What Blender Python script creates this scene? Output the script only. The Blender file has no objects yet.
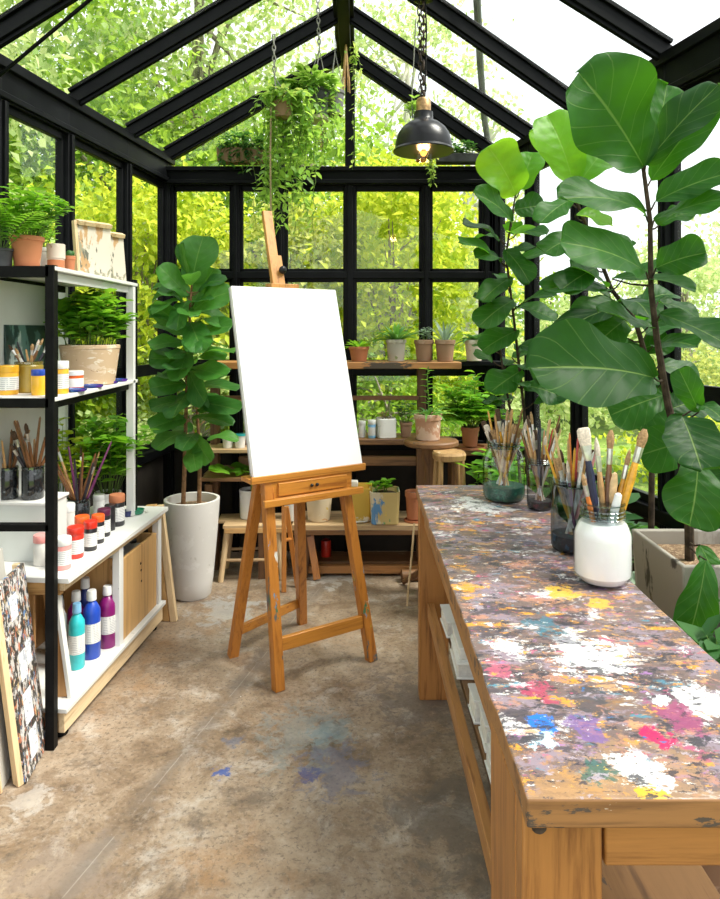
import bpy, math, random
import numpy as np
from mathutils import Vector as V, Matrix as M4

SC = bpy.context.scene
COL = SC.collection
PI = math.pi
# ---------------------------------------------------------------- camera frame used to take measurements
F, CX, HY, CAMH = 680.0, 360.0, 330.0, 1.58
def P(px, py, D):
    """world point seen at pixel (px,py) at distance D from the camera plane"""
    return V(((px - CX) / F * D, D, CAMH - (py - HY) / F * D))
def FP(px, py, z=0.0):
    D = F * (CAMH - z) / (py - HY)
    return P(px, py, D)
def XL(D): return -1.37 - 0.1456 * (4.85 - D)
def XR(D): return 0.963 + 0.225 * (4.85 - D)

# ---------------------------------------------------------------- objects
def tag(o, label=None, cat=None, group=None, kind=None):
    if label: o['label'] = label
    if cat: o['category'] = cat
    if group: o['group'] = group
    if kind: o['kind'] = kind
    return o
def thing(name, label, cat, loc=(0, 0, 0), rz=0.0, group=None, kind=None):
    o = bpy.data.objects.new(name, None)
    o.empty_display_size = 0.05
    COL.objects.link(o)
    o.location = loc
    o.rotation_euler = (0, 0, rz)
    return tag(o, label, cat, group, kind)
def link(name, mesh, parent=None, loc=None, rot=None):
    o = bpy.data.objects.new(name, mesh)
    COL.objects.link(o)
    if parent is not None: o.parent = parent
    if loc is not None: o.location = loc
    if rot is not None: o.rotation_euler = rot
    return o
def children(o): return [c for c in bpy.data.objects if c.parent == o]
def copy_tree(o, parent=None):
    c = o.copy(); COL.objects.link(c)
    if parent is not None: c.parent = parent
    for ch in list(o.children): copy_tree(ch, c)
    return c

def frame_from(d, up=V((0, 0, 1))):
    d = d.normalized()
    if abs(d.dot(up)) > 0.995: up = V((0, 1, 0))
    s = d.cross(up).normalized()
    u = s.cross(d).normalized()
    return d, s, u

class MB:
    def __init__(self): self.v = []; self.f = []; self.uv = {}; self.mi = []; self.cur = 0
    def _add(self, vs, fs):
        b = len(self.v)
        self.v += [tuple(x) for x in vs]
        for f in fs:
            self.f.append(tuple(b + i for i in f)); self.mi.append(self.cur)
        return b
    def box(self, c, s, rot=None, taper=None):
        hx, hy, hz = s[0] / 2, s[1] / 2, s[2] / 2
        t = taper or (1, 1)
        pts = [(-hx, -hy, -hz), (hx, -hy, -hz), (hx, hy, -hz), (-hx, hy, -hz),
               (-hx * t[0], -hy * t[1], hz), (hx * t[0], -hy * t[1], hz), (hx * t[0], hy * t[1], hz), (-hx * t[0], hy * t[1], hz)]
        c = V(c)
        if rot is not None: pts = [rot @ V(p) + c for p in pts]
        else: pts = [V(p) + c for p in pts]
        self._add(pts, [(0, 3, 2, 1), (4, 5, 6, 7), (0, 1, 5, 4), (1, 2, 6, 5), (2, 3, 7, 6), (3, 0, 4, 7)])
        return self
    def bar(self, p0, p1, w, h, up=(0, 0, 1)):
        p0, p1 = V(p0), V(p1)
        d, s, u = frame_from(p1 - p0, V(up))
        a, b = s * w / 2, u * h / 2
        pts = [p0 - a - b, p0 + a - b, p0 + a + b, p0 - a + b, p1 - a - b, p1 + a - b, p1 + a + b, p1 - a + b]
        self._add(pts, [(0, 1, 2, 3), (4, 7, 6, 5), (0, 4, 5, 1), (1, 5, 6, 2), (2, 6, 7, 3), (3, 7, 4, 0)])
        return self
    def quadslab(self, a, b, c, d, t):
        a, b, c, d = V(a), V(b), V(c), V(d)
        n = (b - a).cross(d - a).normalized() * t / 2
        pts = [a - n, b - n, c - n, d - n, a + n, b + n, c + n, d + n]
        self._add(pts, [(0, 3, 2, 1), (4, 5, 6, 7), (0, 1, 5, 4), (1, 2, 6, 5), (2, 3, 7, 6), (3, 0, 4, 7)])
        return self
    def poly(self, pts, z0, z1):
        n = len(pts)
        vs = [(x, y, z0) for x, y in pts] + [(x, y, z1) for x, y in pts]
        fs = [tuple(range(n - 1, -1, -1)), tuple(range(n, 2 * n))] + [(i, (i + 1) % n, n + (i + 1) % n, n + i) for i in range(n)]
        self._add(vs, fs); return self
    def tube(self, path, r, n=8, cap=True):
        path = [V(p) for p in path]
        m = len(path)
        rr = r if isinstance(r, (list, tuple)) else [r] * m
        vs = []; ref = None
        for i, p in enumerate(path):
            d = (path[min(i + 1, m - 1)] - path[max(i - 1, 0)])
            if d.length < 1e-9: d = V((0, 0, 1))
            d.normalize()
            if ref is None:
                ref = V((1, 0, 0)) if abs(d.x) < 0.9 else V((0, 1, 0))
            s = d.cross(ref).normalized(); u = s.cross(d).normalized(); ref = u
            for k in range(n):
                a = 2 * PI * k / n
                vs.append(p + (s * math.cos(a) + u * math.sin(a)) * rr[i])
        fs = []
        for i in range(m - 1):
            for k in range(n):
                k2 = (k + 1) % n
                fs.append((i * n + k, i * n + k2, (i + 1) * n + k2, (i + 1) * n + k))
        if cap:
            fs.append(tuple(range(n - 1, -1, -1))); fs.append(tuple((m - 1) * n + k for k in range(n)))
        self._add(vs, fs); return self
    def lathe(self, prof, n=28, c=(0, 0, 0), sq=None):
        """profile [(r,z)...] about z; sq = superellipse power for squarish things"""
        c = V(c); vs = []; fs = []
        for r, z in prof:
            for k in range(n):
                a = 2 * PI * k / n; ca, sa = math.cos(a), math.sin(a)
                if sq:
                    g = (abs(ca) ** sq + abs(sa) ** sq) ** (-1 / sq)
                    ca *= g; sa *= g
                vs.append(c + V((r * ca, r * sa, z)))
        m = len(prof)
        for i in range(m - 1):
            for k in range(n):
                k2 = (k + 1) % n
                fs.append((i * n + k, i * n + k2, (i + 1) * n + k2, (i + 1) * n + k))
        if prof[0][0] > 1e-5: fs.append(tuple(range(n - 1, -1, -1)))
        if prof[-1][0] > 1e-5: fs.append(tuple((m - 1) * n + k for k in range(n)))
        self._add(vs, fs); return self
    def ellipsoid(self, c, r, n=12, m=8):
        vs = []; fs = []
        c = V(c)
        for i in range(m + 1):
            t = PI * i / m
            for k in range(n):
                a = 2 * PI * k / n
                vs.append(c + V((r[0] * math.sin(t) * math.cos(a), r[1] * math.sin(t) * math.sin(a), -r[2] * math.cos(t))))
        for i in range(m):
            for k in range(n):
                k2 = (k + 1) % n
                fs.append((i * n + k, i * n + k2, (i + 1) * n + k2, (i + 1) * n + k))
        self._add(vs, fs); return self
    # ---- leaves
    def leaf(self, b, d, nrm, L, W, fold=0.25, droop=0.15):
        d = d.normalized(); s = d.cross(nrm)
        if s.length < 1e-4: s = d.cross(V((1, 0.3, 0)))
        s.normalize(); n = s.cross(d).normalized()
        def q(v, w): return b + d * (L * v) + s * (w * W / 2) + n * (abs(w) * fold * W / 2 - droop * L * v * v)
        vs = [q(0, 0), q(.5, 0), q(1, 0), q(.28, -.85), q(.68, -.8), q(.28, .85), q(.68, .8)]
        self._add(vs, [(0, 1, 2, 4, 3), (0, 5, 6, 2, 1)])
    def blade(self, b, d, L, W, droop, segs=6, side=None):
        """arching strap leaf"""
        d = d.normalized()
        s = side or d.cross(V((0, 0, 1)))
        if s.length < 1e-3: s = V((1, 0, 0))
        s.normalize(); vs = []; fs = []
        for i in range(segs + 1):
            t = i / segs
            p = b + d * (L * t) + V((0, 0, -droop * L * t * t))
            w = W / 2 * (1 - t ** 2.2) * (0.6 + 0.4 * min(1, t * 4)) + 0.0006
            vs += [p - s * w + V((0, 0, w * .5)), p, p + s * w + V((0, 0, w * .5))]
        for i in range(segs):
            a = i * 3
            fs += [(a, a + 1, a + 4, a + 3), (a + 1, a + 2, a + 5, a + 4)]
        self._add(vs, fs)
    def figleaf(self, b, t, W, nh, arch=0.08, fold=0.18, wav=0.02, ph=0.0, nu=12, nv=24, shape=(0.55, 0.36)):
        b, t = V(b), V(t)
        ax = t - b; L = ax.length; ax.normalize()
        nh = V(nh)
        s = ax.cross(nh)
        if s.length < 1e-4: s = ax.cross(V((.3, 1, .2)))
        s.normalize(); n = s.cross(ax).normalized()
        base = len(self.v); a, e = shape
        pk = (a / (a + e)) ** a * (e / (a + e)) ** e
        for j in range(nv + 1):
            v = j / nv
            w = (max(v, 0.0) ** a) * (max(1 - v, 0.0) ** e) / pk
            w *= 1 - 0.16 * math.exp(-((v - 0.33) / 0.13) ** 2)
            w = max(w, 0.012) * (1 + .05 * math.sin(v * 11 + ph) * v)
            for i in range(nu + 1):
                sx = -1 + 2 * i / nu
                z = fold * abs(sx) ** 1.3 * w * W / 2 + wav * W * (sx * sx) * math.sin(9 * v + ph + (1.7 if sx > 0 else 0)) * 3
                z += arch * L * 4 * v * (1 - v) - 0.35 * arch * L * v
                z += 0.012 * W * math.sin(v * 2 * PI * 6.5) * (1 - abs(sx)) * min(1, abs(sx) * 4)
                ve = v + .13 * (v ** 3) * min(1, w * 1.25) * (math.sin(abs(sx) * 2.2) * (1.15 if (sx > 0) == (math.sin(ph) > 0) else .8) - .4)
                self.v.append(tuple(b + ax * (L * ve) + s * (sx * w * W / 2) + n * z))
        for j in range(nv):
            for i in range(nu):
                q0 = base + j * (nu + 1) + i
                f = (q0, q0 + 1, q0 + nu + 2, q0 + nu + 1)
                uv = []
                for (jj, ii) in ((j, i), (j, i + 1), (j + 1, i + 1), (j + 1, i)):
                    uv.append((ii / nu, jj / nv))
                self.uv[len(self.f)] = uv
                self.f.append(f); self.mi.append(self.cur)
    def mesh(self, name, mats, sharp=32):
        me = bpy.data.meshes.new(name)
        me.from_pydata(self.v, [], self.f)
        for m in (mats if isinstance(mats, (list, tuple)) else [mats]): me.materials.append(m)
        if any(self.mi): me.polygons.foreach_set('material_index', self.mi)
        if self.uv:
            uvl = me.uv_layers.new(name='UVMap')
            for fi, uvs in self.uv.items():
                ls = me.polygons[fi].loop_start
                for k, q in enumerate(uvs): uvl.data[ls + k].uv = q
        me.polygons.foreach_set('use_smooth', [True] * len(me.polygons))
        me.update()
        if sharp is not None:
            me.set_sharp_from_angle(angle=math.radians(sharp))
        return me
    def build(self, name, mats, parent=None, bevel=0, loc=None, rot=None, sharp=32):
        o = link(name, self.mesh(name, mats, sharp), parent, loc, rot)
        if bevel:
            b = o.modifiers.new('bevel', 'BEVEL'); b.width = bevel; b.segments = 2; b.limit_method = 'ANGLE'; b.angle_limit = math.radians(40)
            b.harden_normals = False
        return o

def leafcloud(name, mat, pts, L, W, rng, up=0.5, parent=None):
    """many small separate leaves at the given (N,3) points, one mesh"""
    pts = np.asarray(pts); N = len(pts)
    d = rng.normal(size=(N, 3)); d[:, 2] -= 0.35
    d /= np.linalg.norm(d, axis=1)[:, None]
    nr = rng.normal(size=(N, 3)); nr[:, 2] += up * 2
    s = np.cross(d, nr); s /= (np.linalg.norm(s, axis=1)[:, None] + 1e-9)
    n = np.cross(s, d)
    l = L * rng.uniform(.6, 1.25, size=(N, 1)); w = W * rng.uniform(.7, 1.2, size=(N, 1))
    a = pts; t = pts + d * l - n * l * .15
    m = pts + d * l * .45
    p1 = m + s * w / 2 + n * w * .15; p2 = m - s * w / 2 + n * w * .15
    vs = np.stack([a, p1, t, p2], 1).reshape(-1, 3)
    base = np.arange(N)[:, None] * 4
    fs = np.concatenate([base + np.array([[0, 1, 2]]), base + np.array([[0, 2, 3]])], 1).reshape(-1)
    me = bpy.data.meshes.new(name)
    me.vertices.add(len(vs)); me.vertices.foreach_set('co', vs.astype(np.float32).ravel())
    me.loops.add(len(fs)); me.loops.foreach_set('vertex_index', fs.astype(np.int32))
    nf = len(fs) // 3
    me.polygons.add(nf)
    me.polygons.foreach_set('loop_start', (np.arange(nf) * 3).astype(np.int32))
    me.update(calc_edges=True); me.validate()
    me.materials.append(mat)
    return link(name, me, parent)

# ---------------------------------------------------------------- materials
class N:
    def __init__(self, name):
        self.m = bpy.data.materials.new(name); self.m.use_nodes = True
        self.t = self.m.node_tree; self.t.nodes.clear()
        self.out = self.t.nodes.new('ShaderNodeOutputMaterial')
    def nd(self, typ, **k):
        n = self.t.nodes.new(typ)
        for a, b in k.items():
            if hasattr(n, a) and not a[0].isupper(): setattr(n, a, b)
            else: self.set(n.inputs[a.replace('_', ' ')], b)
        return n
    def set(self, sock, val):
        if isinstance(val, bpy.types.NodeSocket): self.t.links.new(val, sock)
        else:
            if hasattr(sock.default_value, '__len__') and isinstance(val, (tuple, list)) and len(sock.default_value) == 4 and len(val) == 3: val = (*val, 1)
            sock.default_value = val
    def obj(self, scale=(1, 1, 1), loc=(0, 0, 0), rot=(0, 0, 0)):
        tc = self.nd('ShaderNodeTexCoord')
        mp = self.nd('ShaderNodeMapping')
        self.set(mp.inputs['Vector'], tc.outputs['Object'])
        mp.inputs['Scale'].default_value = scale; mp.inputs['Location'].default_value = loc; mp.inputs['Rotation'].default_value = rot
        return mp.outputs[0]
    def noise(self, vec, scale, detail=4, rough=.55, dist=0.0):
        n = self.nd('ShaderNodeTexNoise', Scale=scale, Detail=detail, Roughness=rough, Distortion=dist)
        self.set(n.inputs['Vector'], vec); return n.outputs['Fac']
    def ramp(self, fac, stops, mode='LINEAR'):
        r = self.nd('ShaderNodeValToRGB'); self.set(r.inputs[0], fac)
        cr = r.color_ramp; cr.interpolation = mode
        while len(cr.elements) < len(stops): cr.elements.new(.5)
        for e, (p, c) in zip(cr.elements, stops):
            e.position = p; e.color = (*c, 1) if isinstance(c, (tuple, list)) else (c, c, c, 1)
        return r.outputs[0]
    def mix(self, fac, a, b, blend='MIX'):
        n = self.nd('ShaderNodeMix', data_type='RGBA', blend_type=blend)
        self.set(n.inputs[0], fac); self.set(n.inputs[6], a); self.set(n.inputs[7], b)
        return n.outputs[2]
    def mth(self, op, a, b=0.0, c=None):
        n = self.nd('ShaderNodeMath', operation=op)
        self.set(n.inputs[0], a); self.set(n.inputs[1], b)
        if c is not None: self.set(n.inputs[2], c)
        return n.outputs[0]
    def step(self, x, lo, hi):
        n = self.nd('ShaderNodeMapRange', interpolation_type='SMOOTHSTEP')
        self.set(n.inputs[0], x); n.inputs[1].default_value = lo; n.inputs[2].default_value = hi
        return n.outputs[0]
    def island(self): return self.nd('ShaderNodeNewGeometry').outputs['Random Per Island']
    def pbsdf(self, col, rough=.5, metal=0, spec=.5, bump=None, bstr=.2, bdist=.01, trans=None, coat=0):
        b = self.nd('ShaderNodeBsdfPrincipled')
        self.set(b.inputs['Base Color'], col); self.set(b.inputs['Roughness'], rough)
        b.inputs['Metallic'].default_value = metal; b.inputs['Specular IOR Level'].default_value = spec
        b.inputs['Coat Weight'].default_value = coat
        if bump is not None:
            bp = self.nd('ShaderNodeBump', Strength=bstr, Distance=bdist); self.set(bp.inputs['Height'], bump)
            self.set(b.inputs['Normal'], bp.outputs[0])
        return b.outputs[0]
    def done(self, sh):
        self.t.links.new(sh, self.out.inputs[0]); return self.m
    def mixsh(self, fac, a, b):
        n = self.nd('ShaderNodeMixShader'); self.set(n.inputs[0], fac)
        self.t.links.new(a, n.inputs[1]); self.t.links.new(b, n.inputs[2]); return n.outputs[0]

def m_plain(name, col, rough=.5, metal=0, spec=.5, var=.12, scale=18, bump=0.0, coat=0):
    n = N(name); v = n.obj()
    f = n.noise(v, scale, 5)
    c = n.mix(n.step(f, .3, .75), tuple(x * (1 - var) for x in col), tuple(min(1, x * (1 + var)) for x in col))
    return n.done(n.pbsdf(c, rough, metal, spec, bump=f if bump else None, bstr=bump, bdist=.004, coat=coat))

def m_wood(name, c1, c2, axis=2, scale=1.0, rough=.45, knots=True, stain=None, coat=0):
    n = N(name)
    sc = [26 * scale] * 3; sc[axis] = 1.6 * scale
    v = n.obj(tuple(sc))
    f = n.noise(v, 1.0, 6, .6, .6)
    v2 = n.obj(tuple(s * 3.2 for s in sc)); g = n.noise(v2, 1.3, 5, .7)
    x = n.mth('ADD', n.mth('MULTIPLY', f, .75), n.mth('MULTIPLY', g, .3))
    c = n.ramp(x, [(.36, tuple(q * .8 for q in c2)), (.50, c1), (.60, tuple(min(1, q * 1.12) for q in c1)), (.68, c2)])
    if knots:
        k = n.nd('ShaderNodeTexVoronoi', Scale=4.0); ks = [2.0, 2.0, 2.0]; ks[axis] = 1.0
        n.set(k.inputs['Vector'], n.obj(tuple(ks)))
        c = n.mix(n.mth('SUBTRACT', 1.0, n.step(k.outputs['Distance'], .03, .085)), c, tuple(q * .3 for q in c2))
    if stain:
        for i, (sc_, th, col) in enumerate(stain):
            ss = [1.0] * 3; ss[axis] = .3
            s = n.noise(n.obj(tuple(ss), (3.7 * i + 1, i * 1.3, 2)), sc_ * 1.4, 6, .68)
            c = n.mix(n.step(s, th, th + .03), c, col)
    return n.done(n.pbsdf(c, rough, bump=x, bstr=.15, bdist=.003, coat=coat))

def m_leaf(name, dark, light, rough=.42, trans=.3, tcol=None, veins=False, pale=None, spec=.4):
    n = N(name)
    r = n.island()
    c = n.mix(r, dark, light)
    if veins:
        uv = n.nd('ShaderNodeTexCoord').outputs['UV']
        sp = n.nd('ShaderNodeSeparateXYZ'); n.set(sp.inputs[0], uv)
        ds = n.mth('ABSOLUTE', n.mth('SUBTRACT', sp.outputs[0], .5))
        mid = n.mth('SUBTRACT', 1.0, n.step(ds, .006, .02))
        fr = n.mth('FRACT', n.mth('MULTIPLY', n.mth('SUBTRACT', sp.outputs[1], n.mth('MULTIPLY', ds, .62)), 5.6))
        sv = n.mth('SUBTRACT', 1.0, n.step(n.mth('ABSOLUTE', n.mth('SUBTRACT', fr, .5)), .008, .045))
        sv = n.mth('MULTIPLY', sv, .38)
        vein = n.mth('MAXIMUM', mid, sv)
        mot = n.noise(uv, 7, 4)
        c = n.mix(n.step(mot, .35, .7), n.mix(.25, c, (0, .02, .005)), c)
        c = n.mix(n.mth('MULTIPLY', vein, .5), c, (.26, .38, .10))
        hgt = n.mth('SUBTRACT', n.mth('MULTIPLY', n.mth('ABSOLUTE', n.mth('SUBTRACT', fr, .5)), -.8), n.mth('MULTIPLY', vein, .6))
    if pale:
        bf = n.nd('ShaderNodeNewGeometry').outputs['Backfacing']
        c = n.mix(n.mth('MULTIPLY', bf, .5), c, pale)
    pb = n.pbsdf(c, rough, spec=spec, bump=hgt if veins else None, bstr=.35, bdist=.006)
    tr = n.nd('ShaderNodeBsdfTranslucent')
    n.set(tr.inputs[0], n.mix(r, tcol or tuple(min(1, q * 2.2) for q in dark), tuple(min(1, q * 1.9) for q in (tcol or light))))
    return n.done(n.mixsh(trans, pb, tr.outputs[0]))

def m_glass(name, tint=(1, 1, 1), refl=.06, rough=0.0, dirt=0.0):
    """thin sheet glass"""
    n = N(name)
    tr = n.nd('ShaderNodeBsdfTransparent'); n.set(tr.inputs[0], tint)
    gl = n.nd('ShaderNodeBsdfGlossy'); n.set(gl.inputs['Roughness'], rough)
    fc = n.nd('ShaderNodeLayerWeight', Blend=.5).outputs['Facing']
    sh = n.mixsh(n.mth('MULTIPLY_ADD', n.mth('POWER', fc, 5.0), .42, refl * .55), tr.outputs[0], gl.outputs[0])
    if dirt:
        df = n.nd('ShaderNodeBsdfTranslucent'); n.set(df.inputs[0], (.9, .92, .9))
        d = n.noise(n.obj((1, 1, .4)), 2.2, 5, .6)
        sh = n.mixsh(n.mth('MULTIPLY', n.step(d, .4, .8), dirt), sh, df.outputs[0])
    return n.done(sh)

def m_jarglass(name, c0, c1, refl):
    n = N(name)
    fc = n.nd('ShaderNodeLayerWeight', Blend=.5).outputs['Facing']
    tr = n.nd('ShaderNodeBsdfTransparent'); n.set(tr.inputs[0], n.mix(n.mth('POWER', fc, 2.2), c0, c1))
    gl = n.nd('ShaderNodeBsdfGlossy'); n.set(gl.inputs['Roughness'], .02)
    return n.done(n.mixsh(n.mth('MULTIPLY_ADD', n.mth('POWER', fc, 3.0), .35, refl), tr.outputs[0], gl.outputs[0]))

def m_splat(name, base, layers, rough=.45, vec=(1, 1, 1), speck=True):
    """a ground colour with irregular daubs of paint: layers (seed, scale, threshold, colour)"""
    n = N(name); v0 = n.obj(vec)
    c = base(n) if callable(base) else base
    h = 0.5
    for (seed, sc, th, col) in layers:
        v = n.obj(vec, (seed * 3.17, seed * 1.91, seed * .7))
        s = n.noise(v, sc, 7, .62, .35)
        c = n.mix(n.step(s, th, th + .035), c, col)
    f = n.noise(v0, 40, 4)
    return n.done(n.pbsdf(c, rough, bump=f, bstr=.12, bdist=.002))

MAT = {}
def setup_materials():
    A = MAT
    A['black'] = m_plain('black_metal', (.0045, .005, .0058), .42, 0, .11, .35, 9)
    A['black_shelf'] = m_plain('black_painted_steel', (.005, .005, .005), .5, 0, .1, .3, 20)
    A['glass'] = m_glass('window_glass', (.97, .985, .975), .05, 0, .02)
    A['jar'] = m_jarglass('jar_glass', (.90, .945, .94), (.40, .52, .50), .085)
    A['jar_clean'] = m_jarglass('clean_jar_glass', (.99, .99, .99), (.85, .87, .87), .05)
    A['jar_stained'] = m_jarglass('stained_jar_glass', (.50, .55, .57), (.2, .25, .27), .06)
    A['jar_tinted'] = m_jarglass('slightly_stained_jar_glass', (.74, .72, .73), (.35, .38, .38), .06)
    A['jar_thick'] = m_jarglass('jar_glass_rim', (.84, .9, .9), (.45, .55, .54), .14)
    A['canvas'] = m_plain('white_canvas', (.86, .86, .87), .8, 0, .2, .01, 200, .08)
    A['canvas_side'] = m_plain('canvas_side', (.5, .5, .5), .8, 0, .2, .05, 60)
    A['grey_canvas'] = m_splat('worn_grey_board', (.48, .46, .42), [(1, 6, .6, (.62, .6, .55)), (2, 9, .66, (.3, .28, .25))], .7)
    A['easel'] = m_wood('easel_wood', (.44, .165, .026), (.29, .085, .012), 2, 1.2, .38, False, coat=.15)
    A['easel_x'] = m_wood('easel_wood_rail', (.50, .20, .03), (.32, .10, .014), 0, 1.2, .38, False, [(16, .68, (.06, .05, .05)), (11, .73, (.75, .72, .66))], coat=.15)
    A['easel_paint'] = m_wood('easel_leg_wood', (.44, .165, .026), (.29, .085, .012), 2, 1.2, .4, False,
                              [(9, .60, (.09, .11, .12)), (14, .62, (.62, .6, .54)), (18, .63, (.12, .26, .40)), (11, .65, (.42, .36, .06)), (13, .64, (.05, .16, .08))])
    A['mast'] = m_wood('mast_wood', (.50, .24, .07), (.30, .11, .025), 2, 1.2, .45, False, [(18, .66, (.25, .16, .1)), (13, .7, (.6, .6, .45))])
    A['pine'] = m_wood('pine_boards', (.44, .23, .085), (.30, .14, .045), 2, .8, .5)
    A['pine_y'] = m_wood('pine_boards_long', (.56, .34, .14), (.42, .22, .07), 1, .8, .5)
    A['pine_x'] = m_wood('pine_boards_cross', (.58, .34, .13), (.42, .21, .07), 0, .8, .5)
    A['palewood'] = m_wood('pale_wood', (.54, .37, .2), (.36, .22, .1), 0, .8, .55)
    A['palewood_y'] = m_wood('pale_wood_long', (.72, .55, .34), (.54, .37, .2), 1, .8, .55)
    A['palewood_z'] = m_wood('pale_wood_upright', (.68, .5, .29), (.5, .33, .16), 2, .8, .55)
    A['crate'] = m_wood('crate_wood', (.58, .34, .13), (.44, .23, .08), 2, .5, .5)
    A['brownwood'] = m_wood('brown_wood', (.17, .08, .032), (.07, .032, .014), 2, .9, .55)
    A['brownwood_x'] = m_wood('brown_wood_long', (.20, .095, .036), (.085, .038, .016), 0, .9, .55, True, [(5, .62, (.05, .035, .02)), (7, .66, (.45, .36, .25))])
    A['orangewood_x'] = m_wood('orange_wood_long', (.42, .19, .06), (.2, .08, .025), 0, .9, .5, True, [(4, .6, (.07, .05, .03))])
    A['log'] = m_wood('log_wood', (.42, .25, .1), (.22, .1, .035), 2, 1.2, .6, True, [(12, .63, (.7, .6, .42))])
    A['whiteboard'] = m_splat('white_painted_board', (.70, .69, .665), [(1, 14, .68, (.3, .28, .26)), (2, 30, .72, (.1, .1, .1)), (3, 9, .68, (.62, .6, .55))], .55)
    A['whitepanel'] = m_plain('white_panel', (.60, .62, .60), .6, 0, .3, .04, 5)
    A['whitesteel'] = m_splat('white_steel', (.72, .72, .71), [(1, 26, .68, (.12, .1, .1)), (2, 15, .7, (.5, .45, .4))], .5)
    A['terracotta'] = m_splat('terracotta', (.47, .17, .075), [(1, 12, .62, (.55, .26, .15)), (2, 20, .68, (.36, .11, .05))], .75)
    A['terra_pale'] = m_splat('chalky_terracotta', (.50, .27, .17), [(1, 9, .52, (.62, .44, .33)), (2, 22, .66, (.4, .19, .11)), (3, 14, .66, (.74, .66, .58))], .8)
    A['brownpot'] = m_splat('brown_clay', (.30, .175, .105), [(1, 12, .58, (.38, .25, .17)), (2, 22, .66, (.2, .11, .06))], .75)
    A['greypot'] = m_splat('mossy_grey_clay', (.44, .40, .34), [(1, 12, .57, (.62, .58, .5)), (2, 9, .63, (.2, .26, .1)), (3, 20, .66, (.3, .24, .2))], .8)
    A['lightpot'] = m_splat('light_clay', (.62, .52, .44), [(1, 12, .57, (.72, .64, .58)), (2, 20, .63, (.46, .3, .22))], .8)
    A['whiteceramic'] = m_splat('chalk_white_planter', (.68, .655, .63), [(1, 5, .55, (.74, .72, .70)), (2, 9, .64, (.56, .53, .49)), (3, 22, .69, (.42, .39, .36))], .65)
    A['whitepot'] = m_plain('white_pot', (.78, .77, .76), .45, 0, .5, .05, 12)
    A['darkpot'] = m_plain('dark_grey_pot', (.05, .05, .055), .6, 0, .4, .4, 16)
    A['soil'] = m_splat('soil', (.07, .045, .03), [(1, 60, .55, (.16, .1, .06)), (2, 110, .62, (.3, .22, .14))], .95)
    A['gravel'] = m_splat('dry_mulch', (.20, .12, .07), [(1, 70, .52, (.38, .26, .16)), (2, 120, .62, (.5, .38, .26)), (3, 90, .64, (.06, .04, .03))], .95)
    A['bark'] = m_wood('bark', (.24, .16, .10), (.10, .065, .04), 2, 1.0, .9, False)
    A['stem'] = m_plain('green_stem', (.12, .20, .04), .6, 0, .3, .3, 30)
    A['figstem'] = m_plain('dark_bark', (.055, .038, .025), .85, 0, .2, .45, 40, .4)
    A['figtrunk'] = m_plain('brown_bark', (.24, .13, .065), .85, 0, .2, .35, 40, .4)
    # leaves
    A['fig'] = m_leaf('fig_leaf', (.006, .042, .006), (.020, .105, .009), .46, .22, (.10, .34, .012), True, (.06, .16, .04), .2)
    A['figbright'] = m_leaf('bright_fig_leaf', (.06, .22, .010), (.12, .36, .016), .45, .46, (.30, .74, .025), True, (.18, .36, .07), .3)  # brighter, more translucent colours than the other fig leaves
    A['figleft'] = m_leaf('fig_leaf_by_wall', (.022, .105, .02), (.065, .22, .032), .42, .25, (.17, .45, .045), True, (.14, .28, .09), .35)
    A['herb'] = m_leaf('herb_leaf', (.035, .15, .008), (.18, .42, .025), .5, .36, (.28, .6, .03))
    A['herb_yellow'] = m_leaf('yellow_green_leaf', (.25, .42, .02), (.55, .62, .04), .5, .38, (.7, .85, .06))
    A['herb_dark'] = m_leaf('dark_small_leaf', (.018, .075, .022), (.06, .17, .04), .45, .22, (.12, .32, .05))
    A['agave'] = m_leaf('blade_leaf', (.04, .15, .03), (.14, .34, .06), .42, .22, (.2, .45, .06))
    A['vine'] = m_leaf('vine_leaf', (.045, .15, .02), (.27, .47, .08), .48, .40, (.38, .66, .09))
    A['vine_pale'] = m_leaf('pale_vine_leaf', (.16, .34, .04), (.42, .58, .12), .5, .4, (.5, .78, .14))
    A['dry'] = m_leaf('dry_leaf', (.28, .16, .06), (.5, .36, .18), .7, .2, (.5, .34, .16))
    A['greyleaf'] = m_leaf('grey_green_leaf', (.14, .22, .15), (.34, .44, .33), .55, .25, (.3, .42, .26))
    # tree kinds
    A['tree_yellow'] = m_leaf('tree_leaf_yellow', (.16, .29, .012), (.66, .70, .08), .55, .45, (.66, .80, .06), spec=.2)
    A['tree_mid'] = m_leaf('tree_leaf_mid', (.07, .18, .014), (.36, .50, .08), .55, .40, (.40, .64, .07), spec=.2)
    A['tree_pale'] = m_leaf('tree_leaf_pale', (.22, .36, .09), (.66, .74, .38), .6, .42, (.62, .78, .28), spec=.2)
    A['tree_dark'] = m_leaf('tree_leaf_dark', (.025, .075, .015), (.15, .27, .05), .55, .30, (.2, .42, .05), spec=.2)
    A['tree_rust'] = m_leaf('tree_leaf_rust', (.14, .24, .04), (.56, .56, .16), .6, .38, (.55, .62, .14), spec=.2)
    A['treebark'] = m_wood('tree_bark', (.26, .22, .18), (.12, .10, .08), 2, .35, .9, False)
    A['palebark'] = m_wood('pale_tree_bark', (.62, .58, .54), (.42, .38, .34), 2, .35, .9, False)
    # brushes
    A['ferrule'] = m_plain('ferrule_metal', (.62, .60, .57), .32, .85, .5, .2, 60)
    for k, c in dict(yellow=(.72, .36, .03), wood=(.56, .32, .13), brown=(.20, .085, .03), dark=(.02, .018, .03), navy=(.012, .014, .06), red=(.5, .04, .03),
                     orange=(.72, .2, .03), purple=(.16, .03, .12), white=(.8, .8, .78), green=(.02, .12, .07), pink=(.7, .28, .3), natural=(.68, .46, .24)).items():
        A['h_' + k] = m_plain('handle_' + k, c, .4, 0, .5, .2, 60, coat=.2)
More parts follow.
